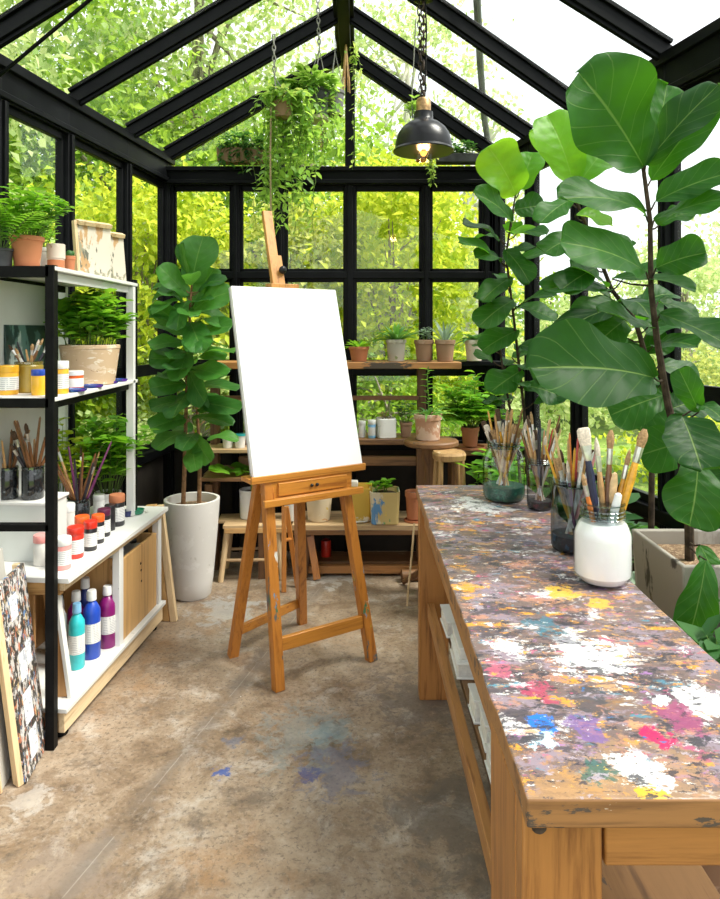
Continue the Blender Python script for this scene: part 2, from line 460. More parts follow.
    A['bristle_tan'] = m_plain('bristles_tan', (.42, .26, .13), .8, 0, .2, .35, 160)
    A['bristle_dark'] = m_plain('bristles_dark', (.09, .055, .035), .8, 0, .2, .35, 160)
    A['bristle_pale'] = m_plain('bristles_pale', (.72, .62, .52), .8, 0, .2, .2, 160)
    # paints
    for k, c in dict(red=(.62, .03, .015), orange=(.80, .12, .02), yellow=(.80, .42, .02), teal=(.03, .48, .52), blue=(.012, .06, .42), magenta=(.22, .006, .14), white=(.80, .80, .79),
                     offwhite=(.66, .64, .60), pink=(.75, .30, .28), black=(.018, .017, .02), darkpurple=(.10, .015, .05), green=(.02, .22, .12), olive=(.32, .22, .03), skyblue=(.22, .5, .78),
                     darkblue=(.01, .02, .12)).items():
        A['p_' + k] = m_plain('plastic_' + k, c, .33, 0, .5, .12, 14, coat=.2)
    n = N('printed_label'); v = n.obj((1, 1, 1))
    w = n.nd('ShaderNodeTexWave', wave_type='BANDS', bands_direction='Z', Scale=42.0, Distortion=.0); n.set(w.inputs['Vector'], v)
    nz = n.noise(n.obj((90, 90, 8)), 1.0, 2)
    ink = n.mth('MULTIPLY', n.step(w.outputs['Fac'], .72, .8), n.step(nz, .46, .52))
    A['label'] = n.done(n.pbsdf(n.mix(ink, (.74, .74, .72), (.36, .36, .40)), .5))
    A['brass'] = m_plain('worn_brass', (.42, .26, .12), .4, .7, .5, .4, 50)
    A['shade'] = m_plain('dark_enamel', (.008, .008, .010), .3, 0, .3, .25, 12)
    A['shade_in'] = m_plain('shade_inside', (.62, .47, .38), .5, 0, .4, .15, 12)
    A['iron'] = m_plain('rusty_iron', (.07, .05, .042), .65, .5, .4, .5, 60)
    A['rope'] = m_plain('jute_rope', (.40, .30, .18), .9, 0, .2, .35, 160, .3)
    A['rope_grey'] = m_plain('grey_cord', (.30, .29, .27), .9, 0, .2, .3, 160, .3)
    n = N('bulb_glow'); e = n.nd('ShaderNodeEmission', Color=(1, .40, .05), Strength=3.2); A['glow'] = n.done(e.outputs[0])
    A['bulb'] = m_glass('bulb_glass', (1, .93, .82), .08)
    A['knee'] = m_plain('dark_wall_panel', (.026, .021, .017), .75, 0, .3, .3, 4)
    A['wickerpale'] = m_splat('washed_wood_planter', (.56, .40, .25), [(1, 10, .54, (.66, .52, .37)), (2, 26, .64, (.2, .09, .04)), (3, 14, .60, (.74, .65, .53))], .75, (1, 1, 2.5))
    A['yellowpaintpot'] = m_splat('paint_dribbled_yellow', (.62, .40, .06), [(1, 8, .60, (.72, .64, .5)), (2, 11, .64, (.5, .3, .04)), (3, 14, .70, (.75, .72, .66))], .6)
    A['bluepaintpot'] = m_splat('paint_dribbled_mixed', (.66, .50, .2), [(1, 7, .56, (.70, .62, .46)), (2, 9, .60, (.10, .36, .14)), (3, 10, .61, (.12, .3, .58)), (4, 12, .64, (.8, .6, .1))], .6, (1, 1, .45))
    A['creampaintpot'] = m_splat('paint_dribbled_cream', (.70, .58, .40), [(1, 8, .60, (.62, .3, .1)), (2, 11, .60, (.8, .76, .68)), (3, 14, .66, (.7, .5, .12))], .6)
    A['tin'] = m_splat('paint_stained_tin', (.76, .75, .72), [(1, 22, .64, (.3, .27, .25)), (2, 18, .66, (.35, .5, .3)), (3, 14, .7, (.5, .42, .35))], .5)
    A['book'] = m_splat('stained_white_cover', (.72, .71, .68), [(1, 14, .69, (.2, .19, .18)), (2, 6, .6, (.64, .63, .60)), (3, 30, .72, (.05, .05, .05))], .6)
    A['pages'] = m_plain('page_block', (.70, .68, .63), .8, 0, .2, .12, 60)
    A['murk_green'] = m_splat('murky_green_residue', (.012, .075, .05), [(1, 30, .56, (.03, .16, .10)), (2, 50, .64, (.1, .22, .16))], .5)
    A['murk_dark'] = m_splat('dark_residue', (.03, .03, .035), [(1, 35, .58, (.12, .03, .05)), (2, 50, .64, (.12, .14, .14))], .5)
    A['murk_blue'] = m_splat('dark_blue_residue', (.012, .02, .03), [(1, 35, .58, (.03, .12, .2)), (2, 50, .62, (.02, .12, .08)), (3, 60, .68, (.4, .2, .05))], .5)
    A['milky'] = m_plain('milky_paint_water', (.90, .90, .89), .25, 0, .5, .02, 8, coat=.3)
    # collage and pictures
    A['collage'] = m_splat('collage_face', (.05, .045, .04), [(1, 26, .52, (.55, .52, .5)), (2, 34, .56, (.5, .18, .1)), (3, 30, .57, (.7, .68, .66)), (4, 38, .6, (.62, .45, .22)), (5, 34, .6, (.12, .22, .42)), (6, 40, .58, (.03, .03, .03))], .5, (1.6, 1.6, .8))
    A['clipping'] = m_splat('pasted_paper', (.72, .73, .76), [(1, 40, .56, (.42, .44, .5)), (2, 60, .62, (.2, .2, .25))], .6, (1, .6, 1.6))
    A['darkart'] = m_splat('dark_green_painting', (.02, .045, .04), [(1, 7, .56, (.10, .2, .18)), (2, 6, .60, (.42, .5, .47)), (3, 9, .64, (.01, .02, .02)), (4, 8, .67, (.3, .2, .12))], .4, (1, 1, .5))
    A['botanical'] = m_splat('botanical_sketch', (.58, .52, .43), [(1, 16, .55, (.26, .25, .17)), (2, 12, .57, (.45, .27, .12)), (3, 34, .60, (.12, .12, .09)), (4, 20, .62, (.34, .36, .40))], .7, (1, 1, .35))
    A['palettemix'] = m_splat('blue_paint_dish', (.012, .05, .26), [(1, 16, .56, (.10, .03, .3)), (2, 22, .62, (.05, .2, .5)), (3, 30, .7, (.5, .5, .6))], .3)
    A['palewash'] = m_splat('whitewashed_planter', (.33, .30, .26), [(1, 4, .55, (.44, .41, .37)), (2, 6, .56, (.07, .06, .05)), (3, 12, .62, (.22, .18, .13))], .8, (1, 1, .4))
    # floor
    n = N('worn_concrete'); v = n.obj()
    a = n.noise(v, .9, 9, .68, .4); b = n.noise(v, 6.5, 10, .74, .5); c_ = n.noise(v, 55, 8, .75)
    m_ = n.mth('ADD', n.mth('MULTIPLY', a, .55), n.mth('MULTIPLY', b, .45))
    col = n.ramp(m_, [(.38, (.075, .050, .032)), (.47, (.235, .162, .103)), (.56, (.36, .275, .195)), (.64, (.48, .40, .315))])
    col = n.mix(n.mth('MULTIPLY', n.step(n.noise(n.obj((1, 1, 1), (4, 9, 0)), 4.5, 10, .75, .4), .50, .68), .55), col, (.54, .50, .45))
    col = n.mix(n.mth('MULTIPLY', n.step(n.noise(n.obj((1, 1, 1), (5, 2, 0)), 3.2, 10, .76, .5), .53, .66), .62), col, (.10, .078, .062))
    col = n.mix(n.mth('MULTIPLY', n.step(n.noise(n.obj((1, 1, 1), (9, 4, 0)), 1.8, 9, .7), .52, .68), .55), col, (.34, .185, .08))
    col = n.mix(n.mth('MULTIPLY', n.step(c_, .50, .64), .7), col, (.11, .082, .060))
    col = n.mix(n.mth('MULTIPLY', n.step(n.noise(n.obj((1, 1, 1), (2, 3, 0)), 75, 8, .75), .54, .70), .32), col, (.56, .50, .42))
    col = n.mix(n.step(n.noise(n.obj((1, 1, 1), (1, 7, 0)), 24, 5, .7), .715, .735), col, (.82, .81, .79))
    pos = n.nd('ShaderNodeTexCoord').outputs['Object']
    def blob(px, py, r, colr, amt, sc=6.0, asp=1.0):
        nonlocal col
        q = FP(px, py)
        vs = n.nd('ShaderNodeVectorMath', operation='SUBTRACT'); n.set(vs.inputs[0], pos); vs.inputs[1].default_value = (q.x, q.y, 0)
        vm = n.nd('ShaderNodeVectorMath', operation='MULTIPLY'); n.set(vm.inputs[0], vs.outputs[0]); vm.inputs[1].default_value = (1, asp, 0)
        ln = n.nd('ShaderNodeVectorMath', operation='LENGTH'); n.set(ln.inputs[0], vm.outputs[0])
        nz = n.noise(n.obj((1, 1, 1), (px * .1, py * .1, 0)), sc * 1.6, 10, .76, .6)
        d = n.mth('ADD', n.mth('DIVIDE', ln.outputs['Value'], r), n.mth('MULTIPLY', n.mth('SUBTRACT', nz, .5), 4.6))
        col = n.mix(n.mth('MULTIPLY', n.mth('SUBTRACT', 1.0, n.step(d, .4, .85)), amt), col, colr)
    blob(300, 735, .20, (.22, .27, .27), .45, 7, .7); blob(335, 768, .16, (.12, .14, .22), .5, 9, .8)
    blob(222, 772, .04, (.02, .08, .32), .8, 16); blob(232, 742, .05, (.08, .13, .22), .45, 14)
    blob(310, 775, .05, (.05, .06, .22), .6, 16); blob(330, 730, .12, (.18, .28, .31), .45, 10)
    blob(30, 800, .10, (.6, .58, .55), .35, 9); blob(70, 870, .2, (.24, .18, .14), .6, 6)
    blob(330, 570, .35, (.68, .67, .64), .5, 5); blob(230, 610, .25, (.4, .42, .42), .5, 6)
    blob(420, 700, .3, (.12, .10, .09), .55, 6); blob(460, 820, .3, (.12, .10, .085), .6, 5)  # bench's shadow painted into the floor colour along its aisle side
    # saw-cut joint
    q0, q1 = FP(62, 899), FP(318, 590)
    dx, dy = q1.x - q0.x, q1.y - q0.y; ll = math.hypot(dx, dy); nx, ny = dy / ll, -dx / ll
    sp = n.nd('ShaderNodeSeparateXYZ'); n.set(sp.inputs[0], pos)
    wob = n.mth('MULTIPLY', n.mth('SUBTRACT', n.noise(v, 6, 3), .5), .012)
    dist = n.mth('ABSOLUTE', n.mth('ADD', wob, n.mth('ADD', n.mth('MULTIPLY', sp.outputs[0], nx), n.mth('MULTIPLY_ADD', sp.outputs[1], ny, -(q0.x * nx + q0.y * ny)))))
    near = n.mth('SUBTRACT', 1.0, n.step(dist, .01, .07))
    col = n.mix(n.mth('MULTIPLY', near, n.mth('MULTIPLY', n.step(b, .35, .6), .6)), col, (.15, .125, .105))
    col = n.mix(n.mth('MULTIPLY', n.mth('SUBTRACT', 1.0, n.step(dist, .0008, .003)), n.mth('MULTIPLY', n.step(b, .42, .55), .4)), col, (.42, .37, .32))
    rg = n.ramp(b, [(.3, .42), (.7, .68)])
    A['floor'] = n.done(n.pbsdf(col, rg, spec=.45, bump=n.mth('ADD', b, n.mth('MULTIPLY', c_, .4)), bstr=.18, bdist=.006))
    A['grass'] = m_splat('rough_ground', (.10, .17, .03), [(1, .8, .5, (.2, .3, .05)), (2, 6, .6, (.32, .38, .1)), (3, 14, .62, (.05, .08, .02))], .95)
    # work bench top
    n = N('paint_spattered_top')
    sx = (.85, 1.5, 1.0)
    wv = n.obj((20, 1.6, 20)); wf = n.noise(wv, 1.0, 5, .6, .5)
    col = n.ramp(wf, [(.3, (.18, .09, .035)), (.55, (.34, .19, .085)), (.75, (.43, .27, .14))])
    def lay(seed, sc, th, c, amt=1.0, soft=.03, det=8, r=.66, mask=None):
        nonlocal col
        f = n.noise(n.obj(sx, (seed * 3.1, seed * 5.7, seed)), sc, det, r, .25)
        k = n.mth('MULTIPLY', n.step(f, th, th + soft), amt)
        col = n.mix(k, col, c)
    lay(1, 5.0, .36, (.15, .11, .115), .88, .10, 10, .72)
    lay(2, 9.0, .50, (.27, .21, .26), .9, .05, 10, .74)
    lay(3, 8.0, .54, (.46, .22, .15), .85, .05, 10, .74)
    lay(17, 7.0, .53, (.075, .06, .075), .9, .04, 10, .74)
    lay(4, 8.0, .575, (.66, .63, .64), .95, .03, 10, .74)
    lay(5, 11., .575, (.66, .30, .03), .95, .03, 10, .74)
    lay(6, 10., .59, (.42, .09, .17), .9, .03, 10, .74)
    lay(7, 11., .60, (.07, .24, .34), .9, .03, 10, .74)
    lay(18, 12., .585, (.52, .30, .15), .85, .03, 10, .74)
    lay(9, 12., .605, (.70, .69, .70), .95, .025, 10, .74)
    lay(10, 15., .615, (.36, .18, .42), .9, .03, 10, .74)
    pos = n.nd('ShaderNodeTexCoord').outputs['Object']
    BO = (.4885, 1.985)
    def bblob(px, py, r, colr, sc=14.0, amt=1.0, asp=.8, wob=4.2):
        nonlocal col
        q = FP(px, py, .9)
        vs = n.nd('ShaderNodeVectorMath', operation='SUBTRACT'); n.set(vs.inputs[0], pos); vs.inputs[1].default_value = (q.x - BO[0], q.y - BO[1], 0)
        vm = n.nd('ShaderNodeVectorMath', operation='MULTIPLY'); n.set(vm.inputs[0], vs.outputs[0]); vm.inputs[1].default_value = (1, asp, 0)
        ln = n.nd('ShaderNodeVectorMath', operation='LENGTH'); n.set(ln.inputs[0], vm.outputs[0])
        nz = n.noise(n.obj((1, 1, 1), (px * .13, py * .17, 0)), sc * 1.5, 10, .76, .4)
        d = n.mth('ADD', n.mth('DIVIDE', ln.outputs['Value'], r), n.mth('MULTIPLY', n.mth('SUBTRACT', nz, .5), wob))
        col = n.mix(n.mth('MULTIPLY', n.mth('SUBTRACT', 1.0, n.step(d, .62, .80)), amt), col, colr)
    bblob(575, 800, .10, (.36, .205, .095), 12, .8); bblob(665, 800, .13, (.38, .23, .12), 12, .6)
    bblob(590, 658, .095, (.86, .85, .85), 18); bblob(510, 648, .04, (.84, .83, .83), 22)
    bblob(620, 652, .035, (.84, .83, .83), 24); bblob(590, 700, .045, (.07, .065, .075), 20, .9)
    bblob(478, 505, .11, (.80, .80, .81), 12, .8, .7); bblob(565, 640, .03, (.2, .2, .24), 20, .8)
    bblob(700, 700, .06, (.82, .80, .80), 20, .9); bblob(640, 770, .05, (.80, .79, .79), 22, .9)
    bblob(543, 724, .03, (.015, .16, .62), 20); bblob(545, 742, .026, (.55, .72, .84), 22)
    bblob(656, 735, .032, (.50, .02, .11), 20); bblob(535, 690, .04, (.42, .05, .11), 16, .8); bblob(500, 668, .04, (.5, .10, .18), 16, .7)
    bblob(680, 715, .05, (.34, .06, .17), 18, .75); bblob(590, 728, .045, (.18, .10, .30), 16, .8)
    bblob(600, 770, .035, (.02, .12, .10), 22, .8); bblob(655, 795, .028, (.72, .42, .03), 22, .9, .8)
    bblob(560, 592, .05, (.78, .45, .05), 18, .9); bblob(600, 603, .04, (.76, .42, .05), 18, .9)
    bblob(545, 625, .05, (.04, .17, .24), 16, .75); bblob(520, 540, .06, (.07, .08, .10), 14, .7)
    bblob(662, 700, .02, (.80, .84, .90), 22); bblob(560, 505, .05, (.12, .3, .38), 14, .7)
    lay(8, 15., .56, (.045, .042, .055), .9, .025, 10, .74)
    lay(11, 18., .61, (.70, .32, .07), .9, .03, 10, .74)
    lay(19, 20., .59, (.40, .34, .40), .85, .03, 10, .74)
    lay(13, 24., .63, (.84, .83, .83), .95, .02, 10, .74)
    lay(12, 34., .60, (.05, .045, .06), .9, .02, 8, .72)
    lay(14, 26., .64, (.55, .10, .2), .9, .02, 8, .72)
    lay(15, 30., .65, (.03, .16, .42), .9, .02, 8, .72)
    lay(16, 32., .64, (.82, .50, .06), .9, .02, 8, .72)
    lay(20, 44., .64, (.83, .82, .82), .9, .02, 8, .72)
    lay(21, 60., .63, (.10, .07, .06), .9, .02, 6, .7)
    hb = n.noise(n.obj(sx), 30, 6, .7)
    A['benchtop'] = n.done(n.pbsdf(col, n.ramp(hb, [(.3, .30), (.7, .55)]), spec=.5, bump=hb, bstr=.22, bdist=.004))
    A['benchwood'] = m_wood('bench_wood', (.36, .15, .036), (.20, .065, .012), 2, 1.25, .48, True, [(9, .69, (.13, .07, .03))])
    A['benchwood_y'] = m_wood('bench_wood_rail', (.34, .155, .045), (.20, .075, .018), 1, 1.25, .5, True, [(9, .67, (.10, .06, .03)), (14, .7, (.6, .55, .5))])
    A['benchwood_x'] = m_wood('bench_wood_apron', (.41, .175, .044), (.25, .09, .018), 0, 1.25, .48, True)
    A['benchshelf'] = m_wood('shade_dark_shelf_wood', (.17, .085, .032), (.09, .04, .015), 1, .6, .6, True, [(7, .62, (.06, .04, .03))])  # shelf wood darkened to carry the shade under the bench, plus dark stains
    A['benchedge'] = m_wood('bench_edge', (.29, .135, .045), (.13, .055, .02), 0, .6, .55, True, [(16, .585, (.07, .05, .04)), (22, .66, (.6, .52, .45)), (12, .66, (.35, .12, .12))])
setup_materials()
G = MAT
# ================================================================ camera, sky, sun
cam = bpy.data.cameras.new('camera'); co = bpy.data.objects.new('camera', cam); COL.objects.link(co)
co.location = (0, 0, CAMH); co.rotation_euler = (PI / 2, 0, 0)
cam.sensor_fit = 'HORIZONTAL'; cam.sensor_width = 36; cam.lens = F / 720 * 36
cam.shift_y = -(449.5 - HY) / 720; cam.clip_start = .02; cam.clip_end = 300
SC.camera = co
w = bpy.data.worlds.new('bright_overcast_sky'); SC.world = w; w.use_nodes = True
bg = w.node_tree.nodes['Background']; bg.inputs[0].default_value = (.95, .98, 1.0, 1); bg.inputs[1].default_value = 1.35
sun = bpy.data.lights.new('sun', 'SUN'); sun.energy = 6.0; sun.angle = math.radians(26); sun.color = (1, .95, .86)
so = bpy.data.objects.new('sun', sun); COL.objects.link(so)
so.rotation_euler = V((.55, -.12, .82)).to_track_quat('Z', 'Y').to_euler()
SC.view_settings.view_transform = 'Standard'; SC.view_settings.look = 'None'; SC.view_settings.gamma = 1
SC.view_settings.use_curve_mapping = False; SC.view_settings.exposure = 0.5
cy = SC.cycles
cy.use_denoising = True; cy.max_bounces = 9; cy.diffuse_bounces = 5; cy.glossy_bounces = 4; cy.transmission_bounces = 6
cy.transparent_max_bounces = 32; cy.caustics_reflective = False; cy.caustics_refractive = False; cy.sample_clamp_indirect = 8

# ================================================================ floor and ground
mb = MB(); mb.poly([(XL(-.8) - .05, -.8), (XR(-.8) + .05, -.8), (XR(4.9) + .05, 4.9), (XL(4.9) - .05, 4.9)], -.1, 0)
tag(mb.build('floor', G['floor']), 'worn stained concrete floor of the greenhouse studio', 'floor', kind='structure')
mb = MB()
NG = 26
for i in range(NG + 1):
    for j in range(NG + 1):
        x = -30 + 90 * i / NG; y = -14 + 70 * j / NG
        mb.v.append((x, y, -.14 + .10 * math.sin(x * .4) * math.sin(y * .33 + 1) * (1 if y > 7 or abs(x) > 4 else 0) - .05))
for i in range(NG):
    for j in range(NG):
        a = i * (NG + 1) + j; mb.f.append((a, a + NG + 1, a + NG + 2, a + 1)); mb.mi.append(0)
tag(mb.build('ground', G['grass']), 'overgrown ground outside the greenhouse', 'ground', kind='structure')

# ================================================================ greenhouse shell
LD = [4.85, 4.27, 3.63, 3.095, 2.5, 1.85, 1.2, .55, -.1, -.75]      # post depths, left wall
RD = [4.85, 4.35, 3.80, 3.06, 2.4, 1.75, 1.1, .45, -.2, -.75]
RG = [4.85, 4.22, 3.47, 2.78, 2.1, 1.42, .75, .08, -.55, -1.0]      # where rafters meet the ridge
RX, RZ = -.10, 3.56
ZE, ZB = 2.82, 2.62                                                # top and bottom of the eave beam
KW = .74                                                           # knee wall height
def wall_side(name, X, D, sgn, label):
    root = thing(name, label, 'wall', kind='structure')
    dirv = V((X(0) - X(1), -1, 0)).normalized(); nrm = V((sgn, 0, 0))
    for d in D:
        mb = MB(); mb.box((X(d) + sgn * .03, d, ZE / 2), (.075, .062, ZE)); mb.box((X(d) - sgn * .012, d, ZB / 2), (.02, .03, ZB))
        mb.build('post', G['black'], root, .004)
    e0, e1 = V((X(-.8), -.8, 0)), V((X(4.9), 4.9, 0))
    mb = MB()
    mb.bar(e0 + V((sgn * .05, 0, (ZE + ZB) / 2)), e1 + V((sgn * .05, 0, (ZE + ZB) / 2)), .12, ZE - ZB)
    mb.bar(e0 + V((-sgn * .018, 0, ZE - .03)), e1 + V((-sgn * .018, 0, ZE - .03)), .03, .05)
    mb.bar(e0 + V((-sgn * .014, 0, ZB + .025)), e1 + V((-sgn * .014, 0, ZB + .025)), .022, .03)
    mb.build('eave_beam', G['black'], root, .004)
    mb = MB(); mb.bar(e0 + V((sgn * .03, 0, KW)), e1 + V((sgn * .03, 0, KW)), .11, .06)
    mb.build('sill_rail', G['black'], root, .004)
    mb = MB(); mb.bar(e0 + V((sgn * .05, 0, KW / 2)), e1 + V((sgn * .05, 0, KW / 2)), .06, KW)
    mb.build('base_panel', G['knee'], root)
    return root
wall_side('wall_left', XL, LD, -1, 'left glazed wall with black metal posts beside the shelves')
wall_side('wall_right', XR, RD, 1, 'right glazed wall with black metal posts behind the tall figs')

wn = [0]
def window(a, b, rows, label, inset=.012):
    """one glazed bay between two posts: a frame with its panes; a, b are ground points"""
    wn[0] += 1
    root = thing('window_%d' % wn[0], label, 'window', kind='structure')
    a, b = V(a), V(b); d = (b - a).normalized()
    fr = MB(); t = .034
    zs = [rows[0][0], rows[-1][1]]
    for p in (a + d * .034, b - d * .034):
        fr.bar(p + V((0, 0, zs[0])), p + V((0, 0, zs[1])), .03, t, up=d.cross(V((0, 0, 1))))
    for k, (z0, z1) in enumerate(rows):
        for z in (z0 + .018, z1 - .018):
            fr.bar(a + d * .03 + V((0, 0, z)), b - d * .03 + V((0, 0, z)), t, .04)
    fr.build('window_frame', G['black'], root, .003)
    for (z0, z1) in rows:
        g = MB(); g.quadslab(a + d * .03 + V((0, 0, z0 + .01)), b - d * .03 + V((0, 0, z0 + .01)), b - d * .03 + V((0, 0, z1 - .01)), a + d * .03 + V((0, 0, z1 - .01)), .006)
        g.build('pane', G['glass'], root)
ROWS = [(KW + .03, 1.31), (1.31, ZB)]
for k in range(len(LD) - 1):
    nm = ['window in the left wall nearest the back corner', 'second window of the left wall from the back corner', 'third window of the left wall behind the potted herbs',
          'window of the left wall behind the upper shelf end'][k] if k < 4 else 'window of the left wall beside the camera'
    window((XL(LD[k]) - .03, LD[k], 0), (XL(LD[k + 1]) - .03, LD[k + 1], 0), ROWS, nm)
for k in range(len(RD) - 1):
    nm = ['window in the right wall nearest the back corner', 'second window of the right wall from the back corner', 'window of the right wall behind the tall fig stem',
          'window of the right wall behind the largest fig leaves'][k] if k < 4 else 'window of the right wall beside the camera'
    window((XR(RD[k]) + .03, RD[k], 0), (XR(RD[k + 1]) + .03, RD[k + 1], 0), ROWS, nm)

# back wall
BX = [(px - 360) / 140.2 for px in (169, 236, 281, 350, 426, 486)] + [.975]
root = thing('wall_back', 'back glazed gable wall of black metal', 'wall', kind='structure')
for i, x in enumerate(BX):
    wd = [.07, .05, .045, .085, .055, .055, .07][i]
    mb = MB(); mb.box((x, 4.87, 1.36), (wd, .07, 2.72)); mb.box((x, 4.83, 1.36), (wd * .45, .02, 2.5))
    mb.build('post', G['black'], root, .004)
for i in (2, 3):
    x = BX[i]; zt = RZ - (RX - x) * .59 if x < RX else RZ - (x - RX) * .55
    mb = MB(); mb.box((x, 4.87, (2.7 + zt) / 2), (.05 if i == 2 else .07, .06, zt - 2.7)); mb.build('gable_post', G['black'], root, .004)
mb = MB(); mb.box((-.2, 4.87, 2.675), (2.5, .10, .135)); mb.box((-.2, 4.81, 2.72), (2.46, .03, .03)); mb.box((-.2, 4.81, 2.63), (2.46, .03, .03))
mb.build('cross_beam', G['black'], root, .004)
for z, h, y in ((1.97, .05, 4.86), (1.31, .085, 4.86), (.76, .07, 4.86)):
    mb = MB(); mb.box((-.2, y, z), (2.4, .07, h)); mb.build('rail', G['black'], root, .004)
mb = MB(); mb.box((-.2, 4.89, KW / 2), (2.46, .06, KW)); mb.build('base_panel', G['knee'], root)
for i in range(len(BX) - 1):
    window((BX[i], 4.87, 0), (BX[i + 1], 4.87, 0), [(.78, 1.29), (1.33, 1.96), (1.98, 2.61)],
           ['back wall window beside the left corner', 'back wall window left of the easel mast', 'back wall window right of the easel mast', 'back wall window above the small terracotta pot',
            'back wall window above the two brown clay pots', 'narrow back wall window in the right corner'][i])

# roof
root = thing('ceiling', 'pitched glass roof on black metal rafters', 'roof', kind='structure')
LR = [4.85, 4.30, 3.68, 2.98, 2.42, 1.8, 1.2, .55, -.1, -.75]     # rafter feet on the left eave
def eave(X, d, sgn): return V((X(d) + sgn * .02, d, ZE))
mb = MB(); mb.bar((RX, -1.1, RZ + .01), (RX, 4.93, RZ + .01), .125, .12); mb.bar((RX, -1.1, RZ - .065), (RX, 4.93, RZ - .065), .075, .05)
mb.build('ridge_beam', G['black'], root, .004)
for (X, D, sgn) in ((XL, LD, -1), (XR, RD, 1)):
    pts = []
    for k, d in enumerate(D):
        if sgn < 0: d = LR[k]
        e = eave(X, d, sgn); r = V((RX, RG[k] if not (sgn < 0 and k == 3) else 2.66, RZ)); pts.append((e, r))
        up = V((0, 0, 1))
        dr = (e - r).normalized()
        mb = MB(); a, b = r + dr * .02, e
        mb.bar(a, b, .046, .065, up)
        mb.bar(a + V((0, 0, .045)), b + V((0, 0, .045)), .075, .02, up)
        mb.bar(a - V((0, 0, .04)), b - V((0, 0, .04)), .022, .03, up)
        if k == 0: mb.bar(a - V((0, -.03, .0)), b - V((0, -.03, .0)), .05, .09, up)
        mb.build('rafter', G['black'], root, .003)
    for k in range(len(pts) - 1):
        z = V((0, 0, .04))
        g = MB(); g.quadslab(pts[k][0] + z, pts[k + 1][0] + z, pts[k + 1][1] + z, pts[k][1] + z, .006); g.build('pane', G['glass'], root)
# gable panes
zc = 2.75
def gz(x): return RZ - .02 - (RX - x) * .583 if x < RX else RZ - .02 - (x - RX) * .70
for xs in ((BX[0], BX[2]), (BX[2], BX[3]), (BX[3], BX[6])):
    g = MB(); x0, x1 = xs
    g.quadslab((x0, 4.87, zc), (x1, 4.87, zc), (x1, 4.87, max(gz(x1), zc + .01)), (x0, 4.87, max(gz(x0), zc + .01)), .006)
    g.build('gable_pane', G['glass'], root)
# thin tie rod under the roof, near left
mb = MB(); mb.tube([P(-6, 80, 2.75), P(92, -2, 2.6), P(330, -250, 2.55)], .008, 6)
tag(mb.build('tie_rod', G['black']), 'thin dark tie rod crossing below the upper left roof glass', 'tie rod')
# hose on the outside of the right roof
def roofpoint(px, py, off):
    e0, e1 = V((XR(4.85), 4.85, ZE + off)), V((XR(0), 0, ZE + off)); r0 = V((RX, 4.85, RZ + off))
    n = (e1 - e0).cross(r0 - e0)
    d = V(((px - CX) / F, 1, -(py - HY) / F)); o = V((0, 0, CAMH))
    return o + d * ((e0 - o).dot(n) / d.dot(n))
mb = MB(); mb.tube([roofpoint(474, -60, .09), roofpoint(477, 0, .09), roofpoint(480, 60, .09), roofpoint(484, 115, .09), roofpoint(488, 142, .09)], .022, 10)
tag(mb.build('roof_hose', m_plain('grey_hose', (.16, .17, .17), .6)), 'grey hose lying down the outside of the right roof', 'hose')

# ================================================================ trees and shrubs outside
def tree(name, label, cat, loc, h, crown, nclump, nleaf, L, mat, bark, seed, trunk=.12, low=0.0, group=None):
    """crown = (rx, ry, rz, zc): leafy clumps over an ellipsoid with gaps between, on branches from a trunk"""
    rng = np.random.default_rng(seed); rr = random.Random(seed)
    root = thing(name, label, cat, loc, group=group)
    rx, ry, rz, zc = crown
    cl = []
    nclump = int(nclump * 1.5); nleaf = int(nleaf * 2.0); L *= .76
    for i in range(nclump):
        u = rng.normal(size=3); u /= np.linalg.norm(u); q = rng.uniform(.45, 1.0) ** .6
        c = u * q * np.array([rx, ry, rz]) + np.array([0, 0, zc])
        if c[2] < low: c[2] = low + rng.uniform(0, .6)
        cl.append(c)
    pts = []
    per = nleaf // nclump
    for c in cl:
        r = rng.uniform(.12, .27) * min(rx, rz)
        p = rng.normal(size=(per, 3)) * np.array([r * 1.15, r * 1.15, r * .6]) + c
        pts.append(p)
    pts = np.concatenate(pts); pts[:, 2] = np.maximum(pts[:, 2], .05)
    leafcloud('foliage', mat, pts, L, L * .62, rng, .6, root)
    mb = MB()
    th = max(zc, h * .5)
    lean = V((rr.uniform(-.15, .15), rr.uniform(-.15, .15), 0))
    path = [V((0, 0, -.15)), V((0, 0, th * .3)) + lean * .5, V((0, 0, th * .65)) + lean, V((0, 0, th)) + lean * 1.6, V((0, 0, zc + rz * .6)) + lean * 2]
    mb.tube(path, [trunk * 1.25, trunk, trunk * .8, trunk * .55, trunk * .15], 9)
    for c in cl[:min(len(cl), 16)]:
        t = rr.uniform(.35, .95); k = min(int(t * 4), 3); a = path[k].lerp(path[k + 1], t * 4 - k)
        b = V(c); m = a.lerp(b, .5) + V((0, 0, .12 * (b - a).length))
        mb.tube([a, m, b], [trunk * .32, trunk * .2, trunk * .05], 6)
    mb.build('trunk', bark, root)
    return root
T = G
